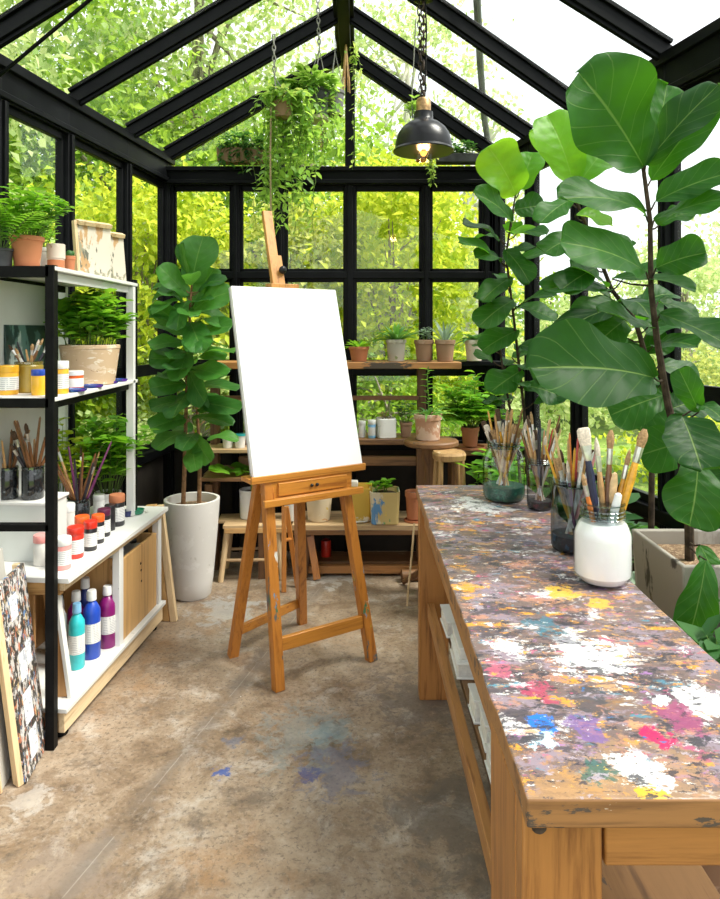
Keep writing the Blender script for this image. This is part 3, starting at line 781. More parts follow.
# beyond the back wall: near shrubs, then taller trees
tree('shrub', 'yellow-green leafy shrub outside the left half of the back wall', 'shrub', (-2.25, 6.9, -.1), 3.2, (1.15, .9, 1.5, 1.9), 46, 4200, .13, T['tree_yellow'], T['treebark'], 11, .05)
tree('shrub', 'bushy shrub with rust-tinted twigs behind the easel mast', 'shrub', (-.85, 7.3, -.1), 3.2, (1.0, .9, 1.35, 1.65), 40, 3400, .12, T['tree_rust'], T['treebark'], 12, .05)
tree('shrub', 'bright yellow shrub outside the middle of the back wall', 'shrub', (.45, 7.2, -.1), 3.4, (1.05, .9, 1.45, 2.05), 50, 4600, .13, T['tree_yellow'], T['treebark'], 13, .05)
tree('shrub', 'pale olive shrub low outside the back wall behind the fern pot', 'shrub', (1.7, 7.4, -.1), 2.2, (1.1, .9, .95, 1.05), 34, 3200, .11, T['tree_pale'], T['treebark'], 14, .05)
tree('shrub', 'low mid-green shrub outside the back wall below the plant shelf', 'shrub', (.0, 6.3, -.1), 1.5, (1.0, .6, .7, .75), 30, 2600, .09, T['tree_mid'], T['treebark'], 15, .04)
tree('shrub', 'low pale shrub outside the back wall left of the canvas', 'shrub', (-1.5, 6.3, -.1), 1.5, (.9, .6, .75, .8), 30, 2600, .09, T['tree_pale'], T['treebark'], 16, .04)
tree('tree', 'dark leafy tree behind the shrubs beyond the left back corner', 'tree', (-3.6, 10.5, -.1), 6.5, (2.2, 1.8, 2.7, 3.3), 60, 6200, .19, T['tree_mid'], T['treebark'], 21, .16)
tree('tree', 'mid-green tree rising behind the hanging basket', 'tree', (-1.2, 11, -.1), 6.2, (1.9, 1.6, 2.4, 3.4), 52, 5200, .18, T['tree_mid'], T['treebark'], 22, .15)
tree('tree', 'yellow-green tree rising behind the pendant lamp', 'tree', (.55, 10.2, -.1), 5, (.95, 1.2, 1.9, 2.6), 40, 3800, .16, T['tree_yellow'], T['treebark'], 23, .12)
tree('tree', 'pale thin-leaved tree seen through the roof beside the lamp chain', 'tree', (.95, 15, -.1), 9, (2.0, 1.6, 2.3, 6.6), 30, 2400, .19, T['tree_pale'], T['palebark'], 24, .15)
tree('tree', 'pale-trunked sparse tree beyond the right back corner', 'tree', (2.05, 12.2, -.1), 8, (.85, .8, 2.4, 3.6), 16, 700, .16, T['tree_pale'], T['palebark'], 25, .21)
tree('tree', 'far dark tree closing the view behind the middle of the back wall', 'tree', (-.4, 15, -.1), 5, (4.2, 1.4, 2.0, 2.0), 70, 5200, .22, T['tree_dark'], T['treebark'], 26, .2)
tree('tree', 'far dark tree closing the view behind the left back corner', 'tree', (-6.2, 14.5, -.1), 8, (3.2, 1.6, 3.8, 3.8), 70, 6000, .24, T['tree_dark'], T['treebark'], 27, .2)
# beyond the left wall
tree('tree', 'tall leafy tree arching over the left roof beside the eave', 'tree', (-5.2, 6.3, -.1), 8.5, (2.3, 2.3, 2.6, 5.6), 60, 6200, .17, T['tree_pale'], T['treebark'], 31, .17)
tree('tree', 'tall leafy tree over the left roof nearest the camera', 'tree', (-5.0, 3.4, -.1), 8.5, (2.2, 2.0, 2.6, 5.9), 60, 6200, .16, T['tree_yellow'], T['treebark'], 32, .17)
tree('tree', 'large shade tree with a grey trunk behind the left roof', 'tree', (-6.2, 10.2, -.1), 10.5, (3.0, 2.2, 3.2, 7.2), 70, 6400, .2, T['tree_mid'], T['treebark'], 33, .24)
tree('tree', 'tall light-leaved tree above the roof left of the ridge', 'tree', (-3.0, 12.5, -.1), 10, (2.2, 1.8, 2.4, 7.0), 46, 3600, .2, T['tree_pale'], T['treebark'], 34, .2)
tree('tree', 'dense mid-green tree outside the left wall windows', 'tree', (-5.4, 8.6, -.1), 5, (1.9, 1.7, 2.3, 2.9), 56, 5400, .15, T['tree_mid'], T['treebark'], 35, .13)
tree('shrub', 'pale green shrub outside the third left window', 'shrub', (-3.9, 5.3, -.1), 3.5, (1.1, 1.1, 1.5, 1.8), 46, 4400, .12, T['tree_pale'], T['treebark'], 36, .06)
tree('shrub', 'leafy green shrub outside the left window beside the fig', 'shrub', (-3.3, 7.2, -.1), 3.2, (1.0, 1.0, 1.5, 1.7), 44, 4000, .12, T['tree_mid'], T['treebark'], 37, .06)
tree('shrub', 'mid-green shrub outside the left window behind the herbs', 'shrub', (-4.2, 3.7, -.1), 3.4, (1.1, 1.1, 1.5, 1.9), 44, 4000, .12, T['tree_mid'], T['treebark'], 38, .06)
tree('tree', 'far dark tree closing the view behind the left windows', 'tree', (-9.2, 8.5, -.1), 10, (2.2, 4.6, 4.2, 5.0), 80, 7000, .25, T['tree_dark'], T['treebark'], 39, .2)
# beyond the right wall; haze is put into the far trees' pale leaf colour
tree('tree', 'far pale tree outside the right wall behind the fig stem', 'tree', (6.0, 12.5, -.1), 3.2, (2.0, 1.5, 1.5, 1.8), 46, 3400, .17, T['tree_pale'], T['treebark'], 41, .1)
tree('tree', 'far light-green tree outside the right wall at the horizon', 'tree', (9.5, 15, -.1), 4.2, (3.2, 2.0, 2.0, 2.4), 52, 3800, .2, T['tree_pale'], T['treebark'], 42, .12)
tree('shrub', 'dry pinkish shrub outside the right wall below the horizon', 'shrub', (4.2, 8.3, -.1), 1.6, (1.0, .9, .7, .75), 30, 2600, .1, T['tree_rust'], T['treebark'], 43, .05)
tree('shrub', 'light-green shrub outside the right wall beside the sill', 'shrub', (3.4, 6.0, -.1), 1.6, (.9, .9, .6, .6), 30, 2600, .1, T['tree_yellow'], T['treebark'], 44, .05)
tree('tree', 'far mid-green tree outside the right back windows', 'tree', (4.0, 14, -.1), 3.2, (2.0, 1.5, 1.3, 1.3), 40, 3200, .18, T['tree_mid'], T['treebark'], 45, .1)
# ================================================================ plants
def stem_path(b, top, rr, wob=.12, n=5):
    b, top = V(b), V(top); L = (top - b).length
    out = []
    for i in range(n + 1):
        t = i / n
        p = b.lerp(top, t)
        if 0 < i: p += V((rr.uniform(-1, 1), rr.uniform(-1, 1), 0)) * wob * L * .25
        # rise first, spread later
        p.z = b.z + (top.z - b.z) * (1 - (1 - t) ** 1.5)
        out.append(p)
    return out
def at_path(path, t):
    k = min(int(t * (len(path) - 1)), len(path) - 2); f = t * (len(path) - 1) - k
    return path[k].lerp(path[k + 1], f), (path[k + 1] - path[k]).normalized()
def bushy(root, z, r0, spread, height, nstem, nleaf, L, W, leafmat, rr, stemmat='stem', start=.25, stemr=.0022, up=.4):
    ms, ml = MB(), MB()
    for i in range(nstem):
        a = rr.uniform(0, 2 * PI); q = math.sqrt(rr.random())
        b = V((math.cos(a) * r0 * q, math.sin(a) * r0 * q, z))
        h = height * rr.uniform(.6, 1.0) * (1.05 - .35 * q)
        top = V((math.cos(a) * spread * q * rr.uniform(.7, 1.1), math.sin(a) * spread * q * rr.uniform(.7, 1.1), z + h))
        path = stem_path(b, top, rr)
        ms.tube(path, [stemr * (1 - .7 * k / 5) for k in range(6)], 5)
        for k in range(nleaf):
            t = start + (1 - start) * (k + rr.random()) / nleaf
            p, d = at_path(path, min(t, .999))
            g = k * 2.4 + rr.uniform(-.5, .5)
            o = V((math.cos(g), math.sin(g), rr.uniform(-.1, .9) * up + d.z * .25))
            s = rr.uniform(.65, 1.15)
            ml.leaf(p, o, V((rr.uniform(-.4, .4), rr.uniform(-.4, .4), 1)), L * s, W * s, .3, rr.uniform(.05, .35))
    ms.build('stem', G[stemmat], root, sharp=None); ml.build('foliage', G[leafmat], root, sharp=None)
def fronds(root, z, r0, n, L, leafmat, rr, pin=12, rise=1.3, droop=.55, W=.5):
    ms, ml = MB(), MB()
    for i in range(n):
        a = 2 * PI * i / n + rr.uniform(-.3, .3); l = L * rr.uniform(.65, 1.05); rs = rr.uniform(.5, 1.6) * rise
        d = V((math.cos(a), math.sin(a), rs)).normalized()
        b = V((math.cos(a) * r0, math.sin(a) * r0, z))
        path = [b + d * l * t + V((0, 0, -droop * l * t * t)) for t in [k / 8 for k in range(9)]]
        ms.tube(path, [.0022 * (1 - .8 * k / 8) for k in range(9)], 4)
        for k in range(2, pin * 2):
            t = .12 + .88 * k / (pin * 2); p, dd = at_path(path, min(t, .995)); s = dd.cross(V((0, 0, 1))).normalized() * (1 if k % 2 else -1)
            ll = l * W * .5 * (math.sin(PI * (t * .85 + .1)) + .12)
            ml.leaf(p, s + dd * .5 + V((0, 0, .15)), V((0, 0, 1)), ll, ll * .42, .15, .3)
    ms.build('stem', G['stem'], root, sharp=None); ml.build('foliage', G[leafmat], root, sharp=None)
def straps(root, z, r0, n, L, W, leafmat, rr, droop=.5, rise=1.2):
    ml = MB()
    for i in range(n):
        a = 2 * PI * i / n * 2.618 + rr.uniform(-.2, .2); f = i / n
        d = V((math.cos(a), math.sin(a), rise * (.3 + 1.6 * (1 - f)))).normalized()
        ml.blade(V((math.cos(a) * r0 * f, math.sin(a) * r0 * f, z)), d, L * rr.uniform(.7, 1.05), W, droop * rr.uniform(.5, 1.2))
    ml.build('foliage', G[leafmat], root, sharp=None)
def trailing(root, starts, leafmat, rr, L=.035, W=.022, step=.03, stemmat='stem', wob=.03):
    """starts: [(x,y,z, outx, outy, length)] hanging shoots"""
    ms, ml = MB(), MB()
    for (x, y, z, ox, oy, ln) in starts:
        p = V((x, y, z)); path = [p.copy()]
        n = max(4, int(ln / .05))
        for i in range(n):
            t = i / n
            k = max(0, 1 - t * 3.0)
            p = p + V((ox * k + rr.uniform(-1, 1) * wob * .35, oy * k + rr.uniform(-1, 1) * wob * .35, .03 * k - .05 * (1 - k) - (.0 if k else 0))) * 1.0
            path.append(p.copy())
        ms.tube(path, .0016, 4)
        tot = sum((path[i + 1] - path[i]).length for i in range(len(path) - 1))
        m = int(tot / step)
        for k in range(m):
            q, d = at_path(path, (k + rr.random()) / m * .999)
            g = rr.uniform(0, 2 * PI); s = rr.uniform(.6, 1.25)
            ml.leaf(q, V((math.cos(g), math.sin(g), rr.uniform(-.9, .35))), V((rr.uniform(-.5, .5), rr.uniform(-.5, .5), 1)), L * s, W * s, .25, .25)
    ms.build('stem', G[stemmat], root, sharp=None); ml.build('foliage', G[leafmat], root, sharp=None)

def pot(root, r, h, mat, rim=.16, taper=.72, soil='soil', rimout=1.0, saucer=None, n=28, name='pot', soilz=.90):
    """flower pot with collar rim, thick wall and soil"""
    rb = r * taper; rc = r * (1 - .09 * rimout); hz = h * (1 - rim)
    mb = MB(); t = r * .10
    rw = rb + (rc - rb) * 1.0
    mb.lathe([(rb * .92, 0), (rb, h * .02), (rw, hz), (r, hz + .002), (r, h * .985), (r - t * .4, h), (r - t, h * .985), (r - t * 1.3, hz), (rb * .8, h * .5)], n)
    b = mb.build(name, mat if not isinstance(mat, str) else G[mat], root)
    if soil:
        mb = MB(); mb.lathe([(r - t * 1.25, h * soilz - .008), (r * .6, h * soilz + .003), (0.00001, h * soilz + .006)], n); mb.build('soil', G[soil], root)
    if saucer:
        mb = MB(); mb.lathe([(saucer * .9, -.016), (saucer, -.014), (saucer, 0), (saucer * .93, 0), (saucer * .88, -.010), (.00001, -.010)], n); mb.build('saucer', mat if not isinstance(mat, str) else G[mat], root)
    return b

# ---------------------------------------------------------------- paintbrushes
_bm = {}
def brush(label, loc, dirv, hcol, L=.28, r=.0045, kind='round', bcol='bristle_tan', group=None, up='bristles', detail=True):
    key = (hcol, L, r, kind, bcol)
    if key not in _bm:
        n = 8
        hb = MB(); a = L * .74
        hb.lathe([(r * .35, 0), (r * .8, L * .03), (r * 1.0, L * .25), (r * 1.35, a * .85), (r * .95, a), (r * .9, a + .004)], n)
        ha = hb.mesh('handle', G['h_' + hcol])
        fm = MB(); fl = L * .12
        fx = 1.5 if kind == 'flat' else 1.0
        def ring(mb, prof, fxs):
            vs = []; fs = []
            for (rad, z), f in zip(prof, fxs):
                for k in range(n):
                    g = 2 * PI * k / n; vs.append((rad * f * math.cos(g), rad * (1 / f if f > 1 else 1) * 1.0 * math.sin(g), z))
            m = len(prof)
            for i in range(m - 1):
                for k in range(n): fs.append((i * n + k, i * n + (k + 1) % n, (i + 1) * n + (k + 1) % n, (i + 1) * n + k))
            fs.append(tuple(range(n - 1, -1, -1))); fs.append(tuple((m - 1) * n + k for k in range(n)))
            mb._add(vs, fs)
        ring(fm, [(r * 1.05, a), (r * 1.15, a + fl * .1), (r * 1.2, a + fl * .5), (r * 1.25, a + fl)], [1, 1, (1 + fx) / 2, fx])
        fe = fm.mesh('ferrule', G['ferrule'])
        bb = MB(); e = L - a - fl
        if kind == 'flat': ring(bb, [(r * 1.2, a + fl), (r * 1.45, a + fl + e * .5), (r * 1.4, L * .985), (r * 1.1, L)], [fx, fx, fx, fx])
        elif kind == 'mop': ring(bb, [(r * 1.2, a + fl), (r * 1.6, a + fl + e * .45), (r * 1.45, L * .96), (r * .6, L)], [1, 1, 1, 1])
        else: ring(bb, [(r * 1.1, a + fl), (r * 1.25, a + fl + e * .35), (r * .8, a + fl + e * .75), (r * .12, L)], [1, 1, 1, 1])
        br = bb.mesh('bristles', G[bcol])
        _bm[key] = (ha, fe, br)
    ha, fe, br = _bm[key]
    t = thing('paintbrush', label, 'paintbrush', loc, group=group)
    t.rotation_euler = V((0, 0, 1)).rotation_difference(V(dirv).normalized()).to_euler()
    link('handle', ha, t); link('ferrule', fe, t); link('bristles', br, t)
    return t
def fill_brushes(root, rin, z0, zr, n, lens, cols, where, group, seed, r=.0045, lean=1.0, bc=('bristle_tan', 'bristle_dark', 'bristle_pale'), hup=.5):
    rr = random.Random(seed)
    o = root.location
    for i in range(n):
        a = 2 * PI * i * .618 + rr.uniform(-.2, .2); q = math.sqrt((i + .6) / n)
        hc = cols[i % len(cols)]
        top = V((math.cos(a) * rin * q * .92, math.sin(a) * rin * q * .92, zr))
        ab = a + PI + rr.uniform(-.9, .9); qb = rr.uniform(.15, .85)
        bot = V((math.cos(ab) * rin * qb * lean * .75, math.sin(ab) * rin * qb * lean * .75, z0 + .008))
        L = round(rr.uniform(*lens), 2)
        kd = ('round', 'flat', 'round', 'mop')[i % 4] if hc != 'pink' else 'flat'
        adj = dict(yellow='yellow-handled', wood='pale wood-handled', brown='brown-handled', dark='black-handled', navy='dark blue-handled', red='red-handled', orange='orange-handled',
                   purple='purple-handled', white='white-handled', green='green-handled', natural='light natural-handled', pink='pink-handled')[hc]
        dv = (top - bot).normalized(); bs = V(o) + bot; w_ = ' paintbrush standing '
        if rr.random() < hup: bs = bs + dv * L; dv = -dv; w_ = ' paintbrush standing handle end up '
        brush(adj + w_ + where, bs, dv, hc, L, r, kd, bc[i % len(bc)], group)

# ================================================================ work bench
BXC, BYC = .4885, 1.985
x0, x1, y0, y1 = .243 - BXC, .734 - BXC, .986 - BYC, 2.985 - BYC
bench = thing('work_bench', 'long wooden work bench with a paint-spattered top and a lower shelf', 'work bench', (BXC, BYC, 0))
rr = random.Random(3)
mb = MB()
n = 36
left = [(x0 + rr.uniform(-.003, .003), y0 + (y1 - y0) * i / n) for i in range(n + 1)]
right = [(x1 + rr.uniform(-.002, .002), y1 - (y1 - y0) * i / n) for i in range(n + 1)]
mb.poly(left[::-1] + right[::-1], .856, .9)
nf = len(mb.f)
mb.mi = [1] * nf; mb.mi[1] = 0
tp = mb.build('bench_top', [G['benchtop'], G['benchedge']], bench, .004)
lw = .125
def leg(xa, ya, wx, wy, m='benchwood'):
    mb = MB(); mb.box((xa, ya, .431), (wx, wy, .862)); return mb.build('leg', G[m], bench, .004)
leg(x0 + .073, y1 - .05, lw, .07); leg(x1 - .073, y1 - .05, lw, .07)
leg(.303 - BXC, 1.04 - BYC, .12, .045); leg(x1 - .06, 1.04 - BYC, .12, .045)
for xx in (.258 - BXC, x1 - .016):
    mb = MB(); mb.box((xx, 1.165 - BYC, .428), (.03, .20, .856)); mb.build('leg_board', G['benchwood'], bench, .003)
mb = MB(); mb.box((x0 + .045, 0.03, .80), (.03, 1.78, .12)); mb.build('side_rail', G['benchwood_y'], bench, .003)
mb = MB(); mb.box((x1 - .045, 0.03, .80), (.03, 1.78, .12)); mb.build('side_rail', G['benchwood_y'], bench, .003)
mb = MB(); mb.box((.062, 1.045 - BYC, .812), (x1 - x0 - .13, .035, .086)); mb.build('end_apron', G['benchwood_x'], bench, .004)
mb = MB(); mb.box((x0 + (x1 - x0) / 2, y1 - .05, .81), (x1 - x0 - .06, .03, .10)); mb.build('end_apron', G['benchwood_x'], bench, .003)
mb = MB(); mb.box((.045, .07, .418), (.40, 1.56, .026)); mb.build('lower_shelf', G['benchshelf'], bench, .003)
mb = MB(); mb.box((x0 + .054, .07, .405), (.028, 1.60, .058)); mb.build('shelf_rail', G['benchwood_y'], bench, .003)
mb = MB(); mb.lathe([(.012, 0), (.010, .003), (.00001, .004)], 12)
b_ = mb.build('bolt', G['iron'], bench, loc=(.268 - BXC, 1.0165 - BYC, .838), rot=(PI / 2, 0, 0))

# stacked white covers on the lower shelf
def block(label, c, s, rz, layers=2, grp=None):
    t = thing('sketchbook', label, 'book', (c[0], c[1], c[2]), rz)
    for k, (nm, z, h, q, m) in enumerate((('page_block', s[2] * .5, s[2] * .8, .96, 'pages'), ('cover', s[2] * .05, s[2] * .1, 1, 'book'), ('cover', s[2] * .95, s[2] * .1, 1, 'book'))):
        mb = MB(); mb.box((0, 0, z), (s[0] * q, s[1] * q, h)); mb.build(nm, G[m], t, .0015)
    return t
zs = .4315
block('white sketchbook nearest the far bench leg on the lower shelf', (.44, 2.62, zs), (.24, .17, .06), .03)
block('white sketchbook lying second from the far leg on the lower shelf', (.445, 2.335, zs), (.25, .21, .052), -.02)
block('white sketchbook lying on top of another, second from the far leg', (.45, 2.345, zs + .0525), (.245, .20, .045), .0)
block('flat white sketchbook in the middle of the lower shelf, farther one', (.44, 2.03, zs), (.22, .10, .07), .02)
block('flat white sketchbook in the middle of the lower shelf, nearer one', (.45, 1.90, zs), (.22, .115, .075), -.02)
block('largest white sketchbook on the lower shelf beside the near bench leg', (.455, 1.66, zs), (.25, .30, .05), .0)
block('white sketchbook on top of the largest one beside the near leg', (.46, 1.665, zs + .0505), (.24, .285, .03), .015)

# ---------------------------------------------------------------- jars on the bench
def jar(label, loc, r, h, fill=None, fz=.4, neck=.74, rb=.9, shoulder=.70, name='glass_jar', gm='jar'):
    t = thing(name, label, 'jar', loc)
    rn = r * neck; hs = h * shoulder; hn = h * (shoulder + .10)
    prof = [(.00001, .004), (r * rb * .9, .003), (r * rb * .98, .008), (r * .985, h * .10), (r, h * .18), (r, hs * .86), (r * .97, hs * .93), (rn + (r - rn) * .45, hs + (hn - hs) * .45), (rn * 1.02, hn), (rn * .985, hn + h * .03), (rn * .985, h * .97), (rn, h)]
    mb = MB(); mb.lathe(prof, 36)
    body = mb.build('jar_glass', G[gm], t)
    mb = MB()
    for k in range(3):
        z = hn + h * (.045 + .045 * k); q = rn * 1.0
        mb.lathe([(q, z - h * .012), (q * 1.05, z), (q, z + h * .012)], 36)
    mb.lathe([(rn * .99, h * .985), (rn * 1.03, h * .992), (rn * 1.03, h), (rn * .96, h * 1.002), (rn * .95, h * .985)], 36)
    mb.build('screw_thread', G['jar_thick'], t)
    if fill:
        q = .955; pr = [(r0_ * q, z + .004) for r0_, z in prof if z <= h * fz]
        rt = None
        for i in range(len(prof) - 1):
            if prof[i][1] <= h * fz <= prof[i + 1][1]:
                f = (h * fz - prof[i][1]) / (prof[i + 1][1] - prof[i][1] + 1e-9); rt = prof[i][0] + (prof[i + 1][0] - prof[i][0]) * f
        pr += [(rt * q, h * fz), (rt * q * .5, h * fz + .001), (.00001, h * fz + .001)]
        mb = MB(); mb.lathe(pr, 36); mb.build('contents', G[fill], t)
    return t
ZT = .9005
j1 = jar('widest glass jar with murky green residue, farthest along the bench', (.575, 2.72, ZT), .083, .225, 'murk_green', .27, .76, .92, .80)
fill_brushes(j1, .058, .012, .215, 30, (.27, .36), ['natural', 'yellow', 'wood', 'yellow', 'natural', 'wood', 'yellow', 'brown', 'natural'], 'in the wide jar with green residue', 'brushes in the wide green jar', 5, .0048)
j2 = jar('slim glass jar with dark red residue, second along the bench', (.682, 2.58, ZT), .048, .175, 'murk_dark', .2, .9, .95, .86, gm='jar_tinted')
fill_brushes(j2, .037, .012, .165, 22, (.25, .35), ['wood', 'dark', 'brown', 'natural', 'red', 'wood', 'navy', 'white', 'brown'], 'in the slim jar with dark red residue', 'brushes in the slim jar', 6, .004)
j3 = jar('glass jar with dark blue-green residue behind the white paint jar', (.655, 2.10, ZT), .064, .205, 'murk_blue', .25, .88, .95, .84, gm='jar_stained')
fill_brushes(j3, .050, .012, .2, 20, (.27, .36), ['red', 'wood', 'orange', 'purple', 'natural', 'pink', 'yellow', 'wood', 'white', 'dark', 'red'], 'in the jar behind the white paint jar', 'brushes in the dark blue jar', 8, .0042)
j4 = jar('glass jar full of milky white paint water on the bench', (.655, 1.835, ZT), .076, .215, 'milky', .765, .74, .86, .68, 'paint_jar', 'jar_clean')
D4 = 1.835
def jb(label, topx, topy, ex, hc, L, r, kind, bc, dd=0.0):
    """brush crossing the jar mouth at pixel column ex, its tip at (topx, topy)"""
    tip = P(topx, topy, D4 + dd); mid = P(ex, 520, D4 + dd * .6); mid.z = 1.095
    d = (tip - mid).normalized(); base = tip - d * L
    brush(label, base, d, hc, L, r, kind, bc)
sx4 = 607 - 617
jb('large dark blue brush with wide pale bristles, leftmost tall brush in the white jar', 585 + sx4 + 8, 428, 606 + sx4, 'navy', .34, .0085, 'flat', 'bristle_pale', .0)
jb('slim wooden brush leaning left beside the dark blue one in the white jar', 598 + sx4 + 8, 437, 613 + sx4, 'wood', .36, .0068, 'round', 'bristle_pale', .02)
jb('brown brush with a round tan tip standing upright in the white jar', 616 + sx4 + 5, 430, 617 + sx4, 'brown', .36, .0070, 'mop', 'bristle_tan', .035)
jb('tall yellow brush with a thick grey-tan tip, rightmost in the white jar', 653 + sx4 + 2, 429, 632 + sx4, 'yellow', .36, .0090, 'mop', 'bristle_tan', .0)
jb('yellow brush with a pointed wooden tip leaning right in the white jar', 637 + sx4 + 3, 449, 627 + sx4, 'yellow', .32, .0062, 'round', 'bristle_tan', .025)
jb('short orange-handled brush leaning far left in the white jar', 588 + sx4 + 4, 472, 601 + sx4, 'orange', .26, .0055, 'round', 'bristle_tan', -.02)
jb('short dark green brush half hidden in the middle of the white jar', 620 + sx4 + 3, 478, 620 + sx4, 'green', .26, .0062, 'mop', 'bristle_tan', .03)
# palette knife with a white plastic handle and a wooden spatula
def stick(name, label, cat, parts, tip, mid, L):
    d = (tip - mid).normalized(); t = thing(name, label, cat, tip - d * L)
    t.rotation_euler = V((0, 0, 1)).rotation_difference(d).to_euler()
    for nm, prof, m, sq in parts:
        mb = MB(); mb.lathe(prof, 14); o = mb.build(nm, G[m], t); o.scale = (1, sq, 1)
    return t
mid = P(614, 520, D4 - .03); mid.z = 1.095
stick('plastic_scraper', 'white plastic scraper handle leaning at the front of the white jar', 'scraper',
      [('blade', [(.004, 0), (.006, .05), (.006, .12)], 'p_white', .3), ('handle', [(.006, .118), (.010, .13), (.0115, .19), (.010, .225), (.004, .23)], 'p_white', .7)], P(619, 493, D4 - .03), mid, .23)
mid = P(611, 520, D4 + .0); mid.z = 1.095
stick('wooden_spatula', 'short pale wooden spatula with a rounded end in the white jar', 'spatula',
      [('handle', [(.004, 0), (.005, .16)], 'h_wood', .7), ('blade', [(.005, .158), (.010, .18), (.011, .215), (.007, .24), (.001, .245)], 'h_natural', .4)], P(615, 472, D4), mid, .245)

# ================================================================ easel and canvas
EO = V((-.252, 3.2, 0)); ERZ = math.atan2(.549, .836)
easel = thing('artist_easel', 'wooden studio easel with splayed legs holding a blank canvas', 'easel', EO, ERZ)
def ebar(name, a, b, w_, h_, m, up=(0, 0, 1), parent=None, bev=.003):
    mb = MB(); mb.bar(a, b, w_, h_, up); return mb.build(name, G[m], parent or easel, bev)
LU = (0, 1, 0)
ebar('leg', (-.222, -.035, .90), (-.207, -.122, 0), .046, .046, 'easel_paint', LU)
ebar('leg', (.182, -.02, .90), (.288, -.122, 0), .046, .046, 'easel_paint', LU)
ebar('leg', (-.212, .06, .90), (-.252, .28, 0), .046, .040, 'easel', LU)
ebar('leg', (.015, .105, .90), (.205, .423, 0), .046, .040, 'easel', LU)
ebar('stretcher', (-.20, -.105, .19), (.272, -.105, .19), .022, .06, 'easel_x')
ebar('stretcher', (-.245, .248, .13), (.18, .39, .13), .02, .045, 'easel_x')
tray = MB(); tray.box((0, .0, .862), (.43, .12, .075)); tray = tray.build('tray_box', G['easel_x'], easel, .003)
mb = MB(); mb.box((0, -.066, .864), (.36, .014, .058)); dr = mb.build('drawer_front', G['easel_x'], easel, .002)
for q in (-.014, .014):
    mb = MB(); mb.ellipsoid((q, -.078, .866), (.008, .009, .008), 10, 6); mb.build('knob', G['shade'], dr)
mb = MB(); mb.box((-.01, -.01, .911), (.60, .115, .020)); mb.box((-.01, -.062, .922), (.60, .014, .022)); mb.build('canvas_ledge', G['easel_x'], easel, .002)
mb = MB(); mb.box((-.0, -.085, .812), (.52, .022, .030)); mb.box((0, -.05, .822), (.40, .06, .012)); mb.build('lower_ledge', G['easel_x'], easel, .002)
ln = .295                                                         # lean of mast and canvas (run over rise)
def onlean(z, x=0.0, off=0.0): return V((x, (z - .92) * ln + off, z))
ebar('mast', onlean(.80, 0, .055), onlean(2.20, 0, .055), .052, .026, 'mast', LU)
clampz = 1.80
mb = MB(); c0 = onlean(clampz + .05, .0, .03)
mb.bar(onlean(clampz - .02, .0, .032), onlean(clampz + .16, .0, .032), .07, .022, LU); mb.bar(onlean(clampz, -.07, .005), onlean(clampz, .085, .005), .07, .022)
cl = mb.build('top_clamp', G['mast'], easel, .003)
mb = MB(); mb.ellipsoid(onlean(clampz + .085, .022, .004), (.021, .016, .021), 12, 8); mb.build('clamp_knob', G['shade'], cl)
cv = thing('blank_canvas', 'large blank white stretched canvas resting on the easel ledge', 'canvas', EO, ERZ)
h0, h1 = .923, 1.786
mb = MB()
a, b = onlean(h0, 0, -.032), onlean(h1, 0, -.032)
mb.bar(a, b, .578, .026, LU); mb.build('canvas_face', G['canvas'], cv, .004)
mb = MB()
for s in (-1, 1): mb.bar(onlean(h0 + .004, s * .268, -.010), onlean(h1 - .004, s * .268, -.010), .035, .018, LU)
for z in (h0 + .02, h1 - .02): mb.bar(onlean(z, -.268, -.010), onlean(z, .268, -.010), .018, .035)
mb.build('stretcher_bar', G['canvas_side'], cv)

# ================================================================ shelving unit and cabinet on the left
XA, XB = -1.166, -1.51        # front and back post lines
YN, YF = 2.57, 3.46
unit = thing('shelving_unit', 'black and white metal shelving unit along the left windows', 'shelving unit', (-1.34, 3.0, 0))
def up_(x, y, z0, z1, m, w_=.034, t=.036, nm='post'):
    mb = MB(); mb.box((x + 1.34, y - 3.0, (z0 + z1) / 2), (w_, t, z1 - z0)); return mb.build(nm, G[m], unit, .002)
up_(XA, YN, 0, 1.825, 'black_shelf'); up_(XB, YN, 0, 1.825, 'black_shelf')
up_(XA + .0, YF, .637, 1.80, 'whitesteel', .038, .03); up_(XB, YF, .66, 1.80, 'whitesteel', .038, .03)
up_(XA - .005, YF + .06, .637, 1.84, 'black_shelf', .03, .03)
for z, t in ((1.80, .042), (1.305, .036), (.836, .026)):
    mb = MB(); mb.box((.0, YN - 3.0, z), (XA - XB, .036, t)); mb.build('end_rail', G['black_shelf'], unit, .002)
for z in (1.785, 1.296):
    mb = MB(); mb.box((XA + 1.34 - .012, (YN + YF) / 2 - 3, z), (.012, YF - YN, .034)); mb.build('side_rail', G['black_shelf' if z < 1.5 else 'whitesteel'], unit, .002)
    mb = MB(); mb.box((XB + 1.34 + .012, (YN + YF) / 2 - 3, z), (.012, YF - YN, .034)); mb.build('side_rail', G['black_shelf'], unit, .002)
for z in (1.812, 1.318):
    mb = MB(); mb.box((0.006, (YN + YF) / 2 - 3 + .02, z), (XA - XB + .03, YF - YN + .06, .016)); mb.build('shelf_board', G['whiteboard'], unit, .002)
mb = MB(); mb.box((XB + 1.34 + .026, 2.94 - 3, 1.22), (.012, .70, 1.13)); mb.build('back_panel', G['whitepanel'], unit, .002)
TS, MS = 1.8205, 1.3265       # top and middle shelf surfaces

